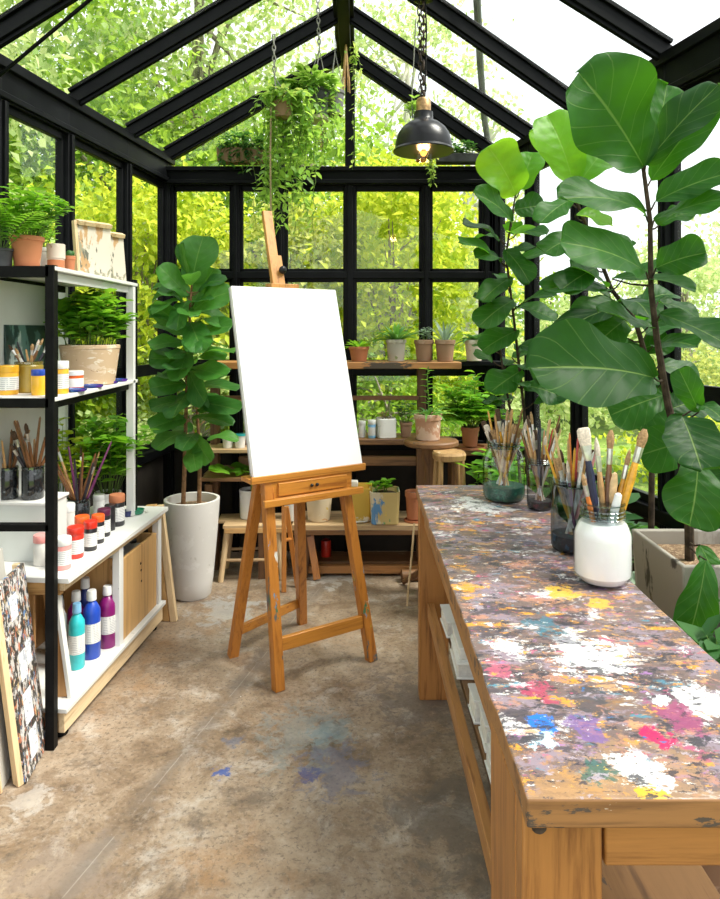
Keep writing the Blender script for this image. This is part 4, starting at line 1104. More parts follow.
CB = V((-1.135, 2.61, 0)); CRZ = -math.radians(4.4)
cab = thing('storage_bench', 'low wooden storage bench with a white top along the left wall', 'storage bench', CB, CRZ)
CW, CL = .385, 1.03
def cpart(nm, c, s, m, bev=.003): mb = MB(); mb.box(c, s); return mb.build(nm, G[m], cab, bev)
cpart('worktop', (-CW / 2 + .012, CL / 2, .622), (CW + .03, CL + .03, .022), 'whiteboard')
cpart('front_rail', (-.012, CL / 2, .594), (.024, CL, .034), 'palewood_y')
cpart('end_rail', (-CW / 2, .012, .585), (CW - .03, .024, .05), 'pine_x')
for y, m in ((.522, 'whitesteel'), (CL - .03, 'whitesteel')): cpart('upright', (-.02, y, .35), (.036, .042, .46), m)
cpart('upright', (-CW + .03, .03, .35), (.036, .042, .46), 'palewood_z'); cpart('upright', (-CW + .03, CL - .03, .35), (.036, .042, .46), 'palewood_z')
cpart('bottom_board', (-CW / 2 + .006, CL / 2, .122), (CW + .02, CL + .02, .02), 'whiteboard')
cpart('plinth', (-.012, CL / 2, .072), (.026, CL, .08), 'palewood_y'); cpart('plinth', (-CW + .012, CL / 2, .072), (.026, CL, .08), 'palewood_y'); cpart('end_plinth', (-CW / 2, .014, .072), (CW - .05, .024, .08), 'pine_x')
cpart('back_panel', (-CW + .006, CL / 2, .36), (.012, CL - .06, .46), 'pine')
cpart('end_panel', (-CW * .62, .03, .36), (CW * .55, .014, .44), 'pine')
for (x, y) in ((-.04, .05), (-.04, CL - .05), (-CW + .04, .05), (-CW + .04, CL - .05)):
    mb = MB(); mb.lathe([(.026, 0), (.028, .006), (.02, .02), (.014, .033)], 14, (x, y, 0)); mb.build('foot', G['black_shelf'], cab)
CTOP, CBOT = .6335, .1325
def cw(x, y, z=0.0):
    c, s = math.cos(CRZ), math.sin(CRZ)
    return V((CB.x + c * x - s * y, CB.y + s * x + c * y, z))

# plywood crate in the far bay
q = cw(-.155, .765, CBOT)
cr = thing('wooden_crate', 'open plywood crate with three dark hand holes in the storage bench', 'crate', q, CRZ)
mb = MB(); mb.box((.135, 0, .19), (.016, .42, .38)); mb.build('front_board', G['crate'], cr, .002)
mb = MB(); mb.box((-.135, 0, .19), (.016, .42, .38)); mb.build('back_board', G['crate'], cr, .002)
for s in (-1, 1): mb = MB(); mb.box((0, s * .202, .19), (.254, .016, .38)); mb.build('end_board', G['crate'], cr, .002)
mb = MB(); mb.box((0, 0, .008), (.254, .388, .016)); mb.build('base_board', G['crate'], cr)
for k, z in enumerate((.29, .255, .20)):
    mb = MB(); mb.lathe([(.007 - .001 * k, 0), (.006, .0015), (.00001, .002)], 10); mb.build('finger_hole', G['black_shelf'], cr, loc=(.1435, .0 + .004 * k, z), rot=(0, PI / 2, 0))
rr = random.Random(9)
cols = ['p_black', 'p_white', 'p_yellow', 'p_olive', 'p_darkblue', 'p_black', 'p_offwhite', 'p_black']
for i in range(8):
    t = thing('paint_tube', ['crumpled black paint tube lying in the crate', 'white paint tube on the heap in the crate', 'yellow-labelled paint tube in the crate', 'olive paint tube in the crate',
                             'dark blue paint tube in the crate', 'black paint tube at the back of the crate', 'off-white paint tube at the back of the crate', 'black paint tube at the near end of the crate'][i], 'paint tube',
              cw(-.155 + rr.uniform(-.06, .07), .745 - .14 + .04 * i, CBOT + .345 + rr.uniform(0, .03)), rr.uniform(0, 3))
    mb = MB(); mb.bar((-.05, 0, .015), (.04, 0, .012), .034, .024); mb.build('tube_body', G[cols[i]], t, .008)
    mb = MB(); mb.tube([(.04, 0, .013), (.062, 0, .013)], .009, 10); mb.build('cap', G['p_black' if i % 2 else 'p_white'], t)
t = thing('folded_rag', 'thick folded stained rag filling the crate below the tubes', 'rag', cw(-.155, .765, CBOT + .016))
t.rotation_euler.z = CRZ
mb = MB()
for k in range(5): mb.box((rr.uniform(-.004, .004), rr.uniform(-.006, .006), .033 + .065 * k), (.22, .35, .062))
mb.build('cloth', G['grey_canvas'], t, .02)

# bottles
def bottle(label, loc, r, h, col, cap='p_white', lab=True, rz=0.0):
    t = thing('paint_bottle', label, 'bottle', loc, rz)
    mb = MB(); mb.lathe([(r * .92, 0), (r, .006), (r, h * .66), (r * .96, h * .72), (r * .62, h * .80), (r * .46, h * .83), (r * .46, h * .86)], 24); mb.build('bottle_body', G[col], t)
    mb = MB(); mb.lathe([(r * .55, h * .855), (r * .56, h * .86), (r * .54, h * .97), (r * .48, h), (.00001, h)], 20); mb.build('cap', G[cap], t)
    if lab:
        mb = MB(); mb.lathe([(r * 1.01, h * .24), (r * 1.012, h * .25), (r * 1.012, h * .52), (r * 1.01, h * .53)], 24); mb.build('label', G['label'], t)
    return t
bottle('teal paint bottle with a pale blue cap, nearest in the storage bench', (-1.216, 2.92, CBOT), .033, .275, 'p_teal', 'p_skyblue')
bottle('deep blue paint bottle between the teal and purple ones', (-1.19, 3.015, CBOT), .038, .295, 'p_blue')
bottle('purple-magenta paint bottle beside the white upright', (-1.158, 3.12, CBOT), .039, .275, 'p_magenta')
bottle('purple paint bottle half hidden behind the teal bottle', cw(-.155, .395, CBOT), .036, .29, 'p_magenta', 'p_white')
bottle('dark blue paint bottle behind the deep blue one', cw(-.165, .50, CBOT), .036, .31, 'p_darkblue', 'p_white')
bottle('white paint bottle at the near end of the back bottle row', cw(-.185, .30, CBOT), .034, .305, 'p_offwhite', 'p_white')
bottle('pale blue-white paint bottle at the back of the bottle row', cw(-.26, .42, CBOT), .034, .32, 'p_offwhite', 'p_offwhite')
# canvas board with white edge leaning in the near bay
t = thing('leaning_board', 'narrow white-edged board leaning in the near end of the storage bench', 'board', cw(-.012, .075, CBOT), CRZ)
mb = MB(); mb.bar((-.032, .0, .0), (-.097, .0, .45), .045, .014, (0, 1, 0)); mb.build('board_face', G['pine'], t, .002)
mb = MB(); mb.bar((0, .0, .0), (-.065, .0, .45), .016, .03, (0, 1, 0)); mb.build('edge_strip', G['whiteboard'], t, .002)
t = thing('folder', 'cream cardboard folder standing inside the near end of the bench', 'folder', cw(-.27, .12, CBOT), CRZ)
mb = MB(); mb.box((0, 0, .15), (.12, .03, .30)); mb.build('cover', G['pages'], t, .002)
mb = MB(); mb.box((0, -.0165, .17), (.08, .002, .14)); mb.build('label', G['whiteboard'], t)

# leaning slat frame at the far end
t = thing('canvas_stretcher', 'narrow wooden stretcher frame leaning on the far end of the storage bench', 'frame', (-1.045, 3.70, 0), -.1)
for dx, m in ((-.05, 'crate'), (.0, 'palewood_z')):
    mb = MB(); mb.bar((dx + .035, .0, .0), (dx - .03, -.035, .635), .058 if dx else .034, .03, (0, 1, 0)); mb.build('side_bar', G[m], t, .002)
mb = MB(); mb.box((-.0, -.002, .05), (.06, .022, .03)); mb.build('cross_bar', G['pine_x'], t, .002)
mb = MB(); mb.box((-.055, -.033, .60), (.06, .022, .03)); mb.build('cross_bar', G['pine_x'], t, .002)

# collage panel leaning at the near end of the shelving
pa, pb_ = FP(24, 785), FP(46, 746)
cd = (pb_ - pa); CWD = cd.length
t = thing('collage_panel', 'tall collage of pasted clippings on a dark panel, leaning by the shelf post', 'artwork', pa, math.atan2(cd.y, cd.x))
le = V((0, .085, .70))    # lean: away from the viewer side
mb = MB(); mb.quadslab((0, 0, .002), (CWD, 0, .002), (CWD, le.y, le.z), (0, le.y, le.z), .014); mb.build('panel', G['collage'], t, .001)
nn = V((0, -.70, .085)).normalized()
for (u0, u1, z0, z1) in ((.30, .62, .06, .20), (.26, .60, .24, .40), (.22, .5, .78, .9), (.6, .8, .5, .62), (.3, .58, .46, .6)):
    a, b = V((CWD * u0, 0, 0)), V((CWD * u1, 0, 0)); mb = MB()
    mb.quadslab(a + le * z0 + nn * .008, b + le * z0 + nn * .008, b + le * z1 + nn * .008, a + le * z1 + nn * .008, .001)
    mb.build('clipping', G['clipping'], t)
mb = MB(); mb.quadslab((-.004, .004, .002), (CWD * .0 + .02, .03, .002), V((.02, .03, 0)) + le, V((-.004, .004, 0)) + le, .03); mb.build('side_batten', G['palewood_z'], t, .002)
mb = MB(); mb.quadslab((CWD - .02, .02, .002), (CWD, .02, .002), V((CWD, .02, 0)) + le, V((CWD - .02, .02, 0)) + le, .024); mb.build('side_batten', G['palewood_z'], t, .002)
t = thing('backing_board', 'plain grey-white board leaning behind the collage panel', 'board', pa + V((-.052, -.01, 0)), math.atan2(cd.y, cd.x))
le2 = V((0, .085, .765))
mb = MB(); mb.quadslab((-.03, 0.02, .002), (CWD - .02, .02, .002), V((CWD - .02, .02, 0)) + le2, V((-.03, .02, 0)) + le2, .022); mb.build('board_face', G['grey_canvas'], t, .002)
mb = MB(); mb.quadslab((-.04, .02, .002), (-.03, .02, .002), V((-.03, .02, 0)) + le2, V((-.04, .02, 0)) + le2, .03); mb.build('edge_strip', G['palewood_z'], t)

# riser box on the worktop with brush jars
t = thing('riser_box', 'low white box on the storage bench top carrying dark brush jars', 'box', cw(-.262, .235, CTOP), CRZ)
mb = MB(); mb.box((0, 0, .238), (.22, .19, .012)); mb.build('lid', G['whiteboard'], t, .002)
mb = MB(); mb.box((0, 0, .116), (.205, .175, .232)); mb.build('box_body', G['whitepanel'], t, .002)
RZT = CTOP + .2445
def bjar(label, loc, r, h):
    t = thing('brush_jar', label, 'jar', loc)
    mb = MB(); mb.lathe([(r * .92, 0), (r, .006), (r, h * .86), (r * .94, h * .9), (r * .97, h), (r * .90, h), (r * .90, .02), (.00001, .02)], 26); mb.build('jar_body', G['darkglass'], t)
    mb = MB(); mb.lathe([(r * .955, h * .90), (r * 1.01, h * .92), (r * 1.01, h * .985), (r * .955, h * 1.0)], 26); mb.build('rim', G['jar_thick'], t)
    return t
nz_ = N('stained_dark_glass'); f_ = nz_.noise(nz_.obj(), 45, 5)
G['darkglass'] = nz_.done(nz_.pbsdf(nz_.ramp(f_, [(.5, (.014, .015, .017)), (.62, (.03, .035, .04)), (.72, (.22, .24, .26))]), .12, coat=.5))
b1 = bjar('dark stained brush jar at the left end of the white riser box', P(8, 500, 2.84), .041, .132); b1.location.z = RZT
fill_brushes(b1, .034, .02, .13, 12, (.20, .27), ['brown', 'wood', 'dark', 'brown', 'wood'], 'in the left jar on the riser box', 'brushes in the left riser jar', 31, .0045, 1.2, ('bristle_dark', 'bristle_dark', 'bristle_tan'), .8)
b2 = bjar('dark stained brush jar nearer the black post on the riser box', P(33, 500, 2.84), .044, .136); b2.location.z = RZT
fill_brushes(b2, .036, .02, .13, 15, (.22, .33), ['brown', 'brown', 'wood', 'brown', 'dark'], 'in the jar nearer the black post', 'brushes in the right riser jar', 32, .0055, 1.2, ('bristle_dark', 'bristle_tan', 'bristle_dark'), .8)
b3 = bjar('dark brush jar behind the red-lidded paint jars', P(79, 524, 3.26), .05, .14); b3.location.z = CTOP
fill_brushes(b3, .040, .02, .135, 14, (.30, .43), ['brown', 'purple', 'dark', 'brown', 'wood', 'dark'], 'in the dark jar behind the paint jars', 'brushes in the worktop jar', 33, .0055, 1.2, ('bristle_dark', 'bristle_tan', 'bristle_dark'), .8)

# paint jars along the worktop edge
def pjar(label, loc, r, h, body, lid, lab=None, top=None):
    t = thing('paint_jar', label, 'jar', loc)
    mb = MB(); mb.lathe([(r * .93, 0), (r, .005), (r, h * .74), (r * .93, h * .78)], 22); mb.build('jar_body', G[body], t)
    mb = MB(); mb.lathe([(r * 1.02, h * .76), (r * 1.04, h * .77), (r * 1.04, h * .97), (r * .98, h), (.00001, h)], 22); mb.build('lid', G[lid], t)
    if lab:
        mb = MB(); mb.lathe([(r * 1.008, h * .16), (r * 1.012, h * .17), (r * 1.012, h * .6), (r * 1.008, h * .61)], 22); mb.build('label', G[lab], t)
    return t
def onw(px, D, z=CTOP): q = P(px, 400, D); q.z = z; return q
pjar('pale jar with a pink-red lid left of the black post', onw(42, 2.75), .032, .12, 'p_offwhite', 'p_pink')
pjar('pink-and-white paint jar just right of the black post', onw(63, 2.70), .031, .125, 'p_pink', 'p_white', 'label')
pjar('bright red paint jar, nearest on the worktop edge', onw(75.5, 2.835), .033, .128, 'p_red', 'p_red', 'label')
pjar('red jar half hidden behind the bright red jar', onw(82, 2.99), .03, .13, 'p_red', 'p_orange')
pjar('black paint jar with a red lid on the worktop edge', onw(90.5, 2.93), .027, .125, 'p_black', 'p_red', 'label')
pjar('dark jar with an orange-red lid on the worktop edge', onw(98, 3.03), .027, .125, 'p_black', 'p_orange', 'label')
pjar('dark jar with a wine-purple lid on the worktop edge', onw(104, 3.13), .028, .125, 'p_black', 'p_darkpurple', 'label')
pjar('plain black paint jar on the worktop edge', onw(110, 3.22), .024, .12, 'p_black', 'p_black')
pjar('tall black jar with a rust-coloured lid, last in the row', onw(117, 3.30), .036, .15, 'p_black', 'terracotta', 'label')
pjar('small white tub behind the dark paint jars', onw(99, 3.42), .028, .12, 'p_white', 'p_white')
pjar('small clear-white tub beside the black brush jar', onw(67, 3.12), .034, .15, 'p_offwhite', 'p_white')
t = thing('paint_dish', 'small dark green paint dish at the far end of the worktop', 'dish', onw(137, 3.50)); mb = MB(); mb.lathe([(.02, 0), (.03, .004), (.038, .024), (.034, .024), (.026, .010), (.00001, .008)], 22); mb.build('dish', G['p_green'], t); mb = MB(); mb.lathe([(.030, .016), (.00001, .017)], 20); mb.build('paint', G['p_green'], t)
t = thing('paint_dish', 'small dark teal paint pan beside the green dish', 'dish', onw(128, 3.46)); mb = MB(); mb.lathe([(.02, 0), (.024, .004), (.027, .03), (.023, .03), (.020, .010), (.00001, .008)], 22); mb.build('dish', G['p_darkblue'], t); mb = MB(); mb.lathe([(.022, .022), (.00001, .023)], 20); mb.build('paint', G['p_green'], t)
# plants on the worktop
t = thing('potted_herb', 'leafy green herb in a white pot on the storage bench', 'potted plant', onw(108, 3.50)); rr = random.Random(41)
pot(t, .066, .115, 'whitepot', .14, .78)
bushy(t, .10, .05, .22, .47, 30, 15, .075, .044, 'herb', rr)
t = thing('potted_herb', 'yellow-green sprawling herb behind the black post', 'potted plant', onw(64, 3.36)); rr = random.Random(42)
pot(t, .055, .12, 'whitepot', .14, .78)
bushy(t, .10, .04, .18, .42, 18, 13, .065, .04, 'herb_yellow', rr)

# ---- middle shelf
def onm(px, D, z=MS): q = P(px, 400, D); q.z = z; return q
pjar('yellow paint jar with a white label, leftmost on the middle shelf', onm(8, 2.68), .038, .115, 'p_yellow', 'p_yellow', 'label')
t = bjar('large olive-brown jar of brushes on the middle shelf', onm(29, 2.78), .054, .125); t.children[0].data.materials[0] = G['p_olive']
fill_brushes(t, .045, .02, .12, 8, (.17, .22), ['brown', 'dark', 'white', 'wood'], 'in the olive jar on the middle shelf', 'brushes in the olive jar', 34, .005, 1.2)
pjar('small yellow jar with a blue lid on the middle shelf', onm(38.5, 2.655), .026, .10, 'p_yellow', 'p_blue')
pjar('small orange jar with a blue lid beside the black post', onm(47, 2.70), .022, .095, 'p_orange', 'p_blue')
pjar('yellow-white paint bottle right of the black post on the middle shelf', onm(61, 2.72), .029, .13, 'p_yellow', 'p_white', 'label')
pjar('short white tub with an amber base on the middle shelf', onm(73.5, 2.90), .040, .08, 'p_orange', 'p_white', 'tin')
for i, (px, D, rw, lb) in enumerate(((75, 2.80, .045, 'purple-blue paint dish nearest on the middle shelf edge'), (93, 3.0, .042, 'blue paint dish in the middle of the shelf edge'), (107, 3.22, .05, 'blue paint dish farthest along the shelf edge'), (120, 3.36, .035, 'small dark blue paint dish by the white post'))):
    t = thing('palette_dish', lb, 'dish', onm(px, D))
    mb = MB(); mb.lathe([(rw * .8, 0), (rw, .004), (rw * 1.05, .013), (rw * .97, .013), (rw * .9, .007), (.00001, .007)], 24); mb.build('dish', G['palettemix'], t)
    mb = MB(); mb.lathe([(rw * .85, .009), (rw * .5, .011), (.00001, .012)], 20); mb.build('paint', G['p_blue'], t)
t = thing('wooden_planter', 'whitewashed round wooden planter full of greens on the middle shelf', 'planter', onm(90, 3.19)); rr = random.Random(44)
pot(t, .135, .185, 'wickerpale', .10, .82, rimout=.2)
bushy(t, .165, .105, .20, .31, 40, 14, .070, .048, 'herb', rr, start=.2)
ml = MB()
for i in range(60):
    a = rr.uniform(0, 2 * PI); q = rr.uniform(.4, 1)
    ml.leaf(V((-.07 + math.cos(a) * .055 * q, math.sin(a) * .07 * q, .2 + rr.uniform(0, .2))), V((rr.uniform(-1, 1), rr.uniform(-1, 1), rr.uniform(-.2, .7))), V((0, 0, 1)), .05, .032, .3, .2)
ml.build('yellow_foliage', G['herb_yellow'], t, sharp=None)
# dark abstract painting leaning on the back panel
a, b = P(-14, 330, 2.80), P(36, 330, 3.20)
t = thing('small_painting', 'small dark green abstract painting leaning on the white back panel', 'painting', (-1.462, 2.82, MS), PI / 2)
mb = MB(); mb.quadslab((0, 0, .0), (.36, 0, 0), (.36, .018, .275), (0, .018, .275), .012); mb.build('painted_face', G['darkart'], t, .001)
mb = MB(); mb.quadslab((.0, -.009, 0), (.36, -.009, 0), (.36, .008, .275), (0, .008, .275), .004)
# ---- top shelf
def ont(px, D): q = P(px, 300, D); q.z = TS; return q
t = thing('potted_plant', 'feathery plant in a dark grey pot at the left end of the top shelf', 'potted plant', ont(0, 2.72)); rr = random.Random(51)
pot(t, .05, .085, 'darkpot', .14, .85); fronds(t, .075, .02, 16, .36, 'herb', rr, 13, 1.6, .35, .32)
t = thing('potted_herb', 'bushy green herb in a plain terracotta pot on the top shelf', 'potted plant', ont(27, 2.78)); rr = random.Random(52)
pot(t, .066, .125, 'terracotta', .16, .72, saucer=.062, ); t.location.z += .016
bushy(t, .11, .045, .185, .25, 28, 13, .055, .026, 'herb', rr, start=.15)
t = thing('painted_pot', 'small white pot behind the terracotta herb pot', 'pot', ont(43, 2.95)); pot(t, .037, .115, 'whitepot', .14, .8, soil='soil')
bushy(t, .10, .02, .10, .16, 8, 9, .04, .018, 'herb', rr)
t = thing('painted_pot', 'cream and terracotta banded pot in the middle of the top shelf', 'pot', ont(56, 2.90)); pot(t, .037, .125, 'lightpot', .5, .85, soil='soil')
mb = MB(); mb.lathe([(.0335, .004), (.0345, .05), (.0345, .056), (.0335, .057)], 24); mb.build('painted_band', G['terracotta'], t)
t = thing('potted_cactus', 'tiny cactus in a slim terracotta pot beside the sketch boards', 'potted plant', ont(69.5, 3.0)); pot(t, .026, .085, 'terracotta', .2, .72)
mb = MB(); mb.ellipsoid((0, 0, .092), (.017, .017, .020), 12, 8); mb.ellipsoid((.012, .004, .098), (.009, .009, .012), 10, 6); mb.build('cactus_body', G['herb_dark'], t)
for lb, px, D, rz, wd, hh in (('botanical sketch board with a wooden edge, nearer one on the top shelf', 80, 3.06, .95, .17, .255), ('botanical sketch board with a pale face, farther one on the top shelf', 98, 3.25, .95, .155, .235)):
    t = thing('sketch_board', lb, 'artwork', ont(px, D), rz)
    mb = MB(); mb.quadslab((0, 0, .001), (wd, 0, .001), (wd, .03, hh), (0, .03, hh), .012); mb.build('drawing', G['botanical'], t, .001)
    mb = MB(); mb.quadslab((-.014, 0.004, .001), (0, .004, .001), (0, .034, hh), (-.014, .034, hh), .022); mb.build('edge_batten', G['palewood_z'], t)
    mb = MB(); mb.quadslab((0, .006, hh - .012), (wd, .006, hh - .012), (wd, .036, hh), (0, .036, hh), .018); mb.build('edge_batten', G['palewood_z'], t)

# ================================================================ big fig by the left back corner
def figplant(name, label, loc, potfn, stems, leaves, leafmat, stemmat, rand=None, seed=1, stemr=.012, bright=None, jit=0.0):
    root = thing(name, label, 'potted plant', loc); o = V(loc)
    potfn(root)
    mbs = [MB() for s in stems]
    for s, mb in zip(stems, mbs):
        pts = [V(p) - o for p in s]
        mb.tube(pts, [stemr * (1 - .6 * i / (len(pts) - 1)) for i in range(len(pts))], 9)
    rr = random.Random(seed)
    ml = MB(); mbr = MB()
    def petiole(b):
        best = None; mb = mbs[0]
        for s, m_ in zip(stems, mbs):
            for i in range(len(s) - 1):
                a, c = V(s[i]), V(s[i + 1]); q = (c - a); t_ = max(0, min(1, (b - a).dot(q) / q.length_squared)); p = a + q * t_
                if best is None or (p - b).length < (best - b).length: best = p; mb = m_
        st = best.copy(); st.z -= .03
        if .012 < (best - b).length < .25: mb.tube([st - o, (st + b) * .5 - o + V((0, 0, -.006)), b - o], [.004, .003, .0025], 6)
    for L in leaves:
        b, t_, W, nh = L[0], L[1], L[2], L[3] + V((rr.uniform(-jit, jit), 0, rr.uniform(-jit, jit))); br = len(L) > 4 and L[4]
        (mbr if br else ml).figleaf(b - o, t_ - o, W, nh, arch=rr.uniform(.03, .09), fold=rr.uniform(.1, .26), wav=rr.uniform(.016, .038), ph=rr.uniform(0, 6))
        petiole(b)
    if rand:
        for (sidx, t0, t1, n, L, W) in rand:
            s = [V(p) for p in stems[sidx]]
            for k in range(n):
                t_ = t0 + (t1 - t0) * (k + rr.random()) / n; p, d = at_path(s, min(t_, .999)); g = k * 2.4 + rr.uniform(-.4, .4)
                dr = V((math.cos(g), math.sin(g), rr.uniform(-.45, .5))).normalized(); l = L * rr.uniform(.7, 1.15)
                b = p + dr * .05
                ml.figleaf(b - o, b + dr * l - o, W * rr.uniform(.8, 1.1), V((rr.uniform(-.3, .3), -.45 + rr.uniform(-.3, .3), 1)), arch=rr.uniform(.04, .14), fold=.16, ph=rr.uniform(0, 6), nu=8, nv=12)
                petiole(b)
    for mb in mbs: mb.build('stem', G[stemmat], root)
    ml.build('foliage', G[leafmat], root, sharp=None)
    if mbr.v: mbr.build('bright_foliage', G[bright or leafmat], root, sharp=None)
    return root
def tallpot(root):
    mb = MB(); r, h = .163, .575
    mb.lathe([(.105, 0), (.112, .01), (.125, .10), (.150, .38), (r, h - .012), (r, h), (r - .008, h + .003), (r - .018, h), (r - .024, h - .08)], 40); mb.build('planter', G['whiteceramic'], root)
    mb = MB(); mb.lathe([(r - .024, h - .05), (.08, h - .040), (.00001, h - .038)], 30); mb.build('soil', G['gravel'], root)
DL = 4.06
def L_(bx, by, tx, ty, W, D, dd=0.0, n=(0, -1, .5), br=False, k=F): return (P(bx, by, D), P(tx, ty, D + dd), W * D / F, V(n), br)
lv = []
for (bx, by, tx, ty, W, dd, n, br) in (
    (192, 284, 203, 236, 42, .02, (.1, -1, .2), 0), (190, 281, 181, 243, 24, -.05, (-.6, -1, .1), 0), (188, 297, 159, 266, 25, -.08, (-.2, -1, .7), 0),
    (192, 312, 229, 291, 34, -.10, (.2, -.8, .8), 0), (187, 326, 152, 304, 24, -.10, (-.2, -.8, .9), 0), (191, 338, 231, 325, 28, -.14, (.1, -.7, .9), 0),
    (186, 342, 150, 346, 22, -.14, (-.1, -.7, 1), 0), (192, 354, 234, 352, 26, -.16, (.1, -.5, 1), 0), (186, 362, 149, 358, 24, -.10, (0, -.8, .8), 0),
    (190, 368, 225, 376, 24, -.2, (0, -.6, 1), 0), (186, 383, 150, 388, 24, -.14, (0, -.8, .8), 0), (191, 386, 236, 390, 26, -.18, (.1, -.7, .8), 0),
    (185, 402, 150, 408, 24, -.12, (0, -.8, .8), 0), (192, 402, 240, 410, 24, -.16, (.1, -.5, 1), 0), (186, 418, 150, 428, 25, -.14, (0, -.9, .6), 0),
    (192, 418, 232, 424, 22, -.14, (.1, -.7, .8), 0), (185, 432, 155, 448, 24, -.15, (0, -1, .5), 0), (194, 435, 210, 462, 20, -.12, (.1, -1, .3), 0),
    (188, 300, 176, 330, 24, -.2, (-.2, -1, .5), 0), (190, 322, 203, 352, 28, -.22, (.1, -1, .4), 0), (188, 350, 178, 380, 26, -.22, (0, -1, .5), 0), (190, 372, 204, 402, 26, -.22, (.1, -1, .5), 0),
    (192, 306, 214, 268, 30, .06, (.2, -1, .3), 0), (188, 392, 172, 418, 26, -.2, (0, -1, .4), 0), (192, 444, 196, 470, 20, -.18, (0, -1, .4), 0)):
    lv.append(L_(bx, by, tx, ty, W, DL, dd, n, br))
figplant('fiddle_leaf_fig', 'fiddle-leaf fig in a tall chalk-white planter by the left back corner', V((P(192, 500, DL).x, DL, 0)), tallpot,
         [[P(183, 512, DL), P(185, 450, DL), P(187, 370, DL), P(190, 310, DL), P(192, 280, DL)], [P(199, 508, DL + .03), P(200, 455, DL + .03), P(197, 410, DL + .03), P(191, 360, DL + .02)]],
         lv, 'figleft', 'figtrunk', [(0, .42, .98, 26, .20, .13), (1, .4, .95, 10, .18, .12)], 7, .014, None, .75)

# ================================================================ figs on the right
def darkpot_fn(r, h, m='darkpot'):
    def f(root): pot(root, r, h, m, .10, .8, soil='gravel', rimout=.4)
    return f
def boxplanter(root):
    mb = MB(); h = .87; a, b = .15, .195; t_ = .018
    def ringp(s, z): return [(-s, -s, z), (s, -s, z), (s, s, z), (-s, s, z)]
    vs = ringp(a, 0) + ringp(b, h) + ringp(b - t_, h) + ringp(b - t_ - .005, h - .12)
    fs = [(3, 2, 1, 0)]
    for k in range(3):
        for i in range(4): j = (i + 1) % 4; fs.append((k * 4 + i, k * 4 + j, k * 4 + 4 + j, k * 4 + 4 + i))
    mb._add(vs, fs); mb.build('planter', G['palewash'], root, .006)
    mb = MB(); s = b - t_ - .004; mb._add([(-s, -s, h - .05), (s, -s, h - .05), (s, s, h - .05), (-s, s, h - .05), (0, 0, h - .03)], [(0, 1, 4), (1, 2, 4), (2, 3, 4), (3, 0, 4)]); mb.build('soil', G['gravel'], root)
DH = 2.22
def H(bx, by, tx, ty, W, d0, d1, n, br=0): return (P(bx, by, d0), P(tx, ty, d1), W * (d0 + d1) / 2 / F, V(n), br)
hl = [
    H(643, 166, 580, 72, 100, 2.2, 2.08, (-.1, -1, .15)), H(646, 164, 718, 84, 46, 2.2, 2.1, (-.75, -.8, .2)), H(650, 150, 668, 84, 40, 2.42, 2.45, (0, -1, .1)),
    H(651, 180, 712, 100, 40, 2.26, 2.2, (-.6, -1, -.2)), H(645, 213, 560, 196, 46, 2.18, 2.02, (-.05, -.85, .7)), H(655, 202, 728, 172, 46, 2.2, 2.1, (-.2, -.85, .7)),
    H(654, 220, 728, 196, 42, 2.2, 2.05, (-.1, -.75, .8)), H(646, 272, 562, 240, 58, 2.16, 1.98, (-.1, -.95, .55)), H(656, 268, 706, 252, 44, 2.2, 2.12, (.1, -.9, .5)),
    H(660, 224, 692, 212, 24, 2.3, 2.3, (.1, -.7, .7)), H(612, 279, 696, 288, 30, 2.3, 2.15, (0, -.5, 1)), H(660, 314, 728, 344, 46, 2.2, 2.05, (.1, -.7, .8)),
    H(658, 302, 700, 318, 30, 2.3, 2.3, (0, -.6, .9)), H(654, 378, 530, 366, 88, 2.1, 1.96, (-.05, -1, .5)), H(699, 412, 679, 369, 28, 2.2, 2.2, (-.4, -1, .2)),
    H(682, 416, 702, 470, 68, 2.12, 1.98, (0, -.75, .85)), H(698, 462, 690, 526, 66, 2.1, 2.04, (0, -1, .35)), H(706, 560, 686, 648, 40, 2.0, 1.98, (-.2, -1, .3)),
    H(700, 405, 724, 420, 30, 2.2, 2.1, (0, -.6, 1)), H(655, 330, 600, 310, 36, 2.25, 2.2, (-.1, -.6, 1)), H(664, 395, 610, 415, 46, 2.3, 2.3, (0, -.9, .5)), H(668, 410, 700, 400, 40, 2.35, 2.4, (0, -.9, .5)),
    H(690, 440, 640, 455, 48, 2.4, 2.4, (0, -1, .4)), H(690, 470, 724, 500, 44, 2.3, 2.25, (0, -1, .5)), H(700, 545, 722, 600, 34, 2.1, 2.05, (.2, -1, .3)),
]
PH = V((1.165, DH + .02, 0))
figplant('fiddle_leaf_fig', 'tallest fiddle-leaf fig with huge leaves in a whitewashed square planter', PH, boxplanter,
         [[P(690, 585, DH), P(689, 520, DH), P(680, 450, DH), P(668, 405, DH), P(657, 340, DH), P(651, 290, DH), P(650, 220, DH), P(643, 166, DH)]], hl, 'fig', 'figstem', None, 3, .016)
DM = 2.78
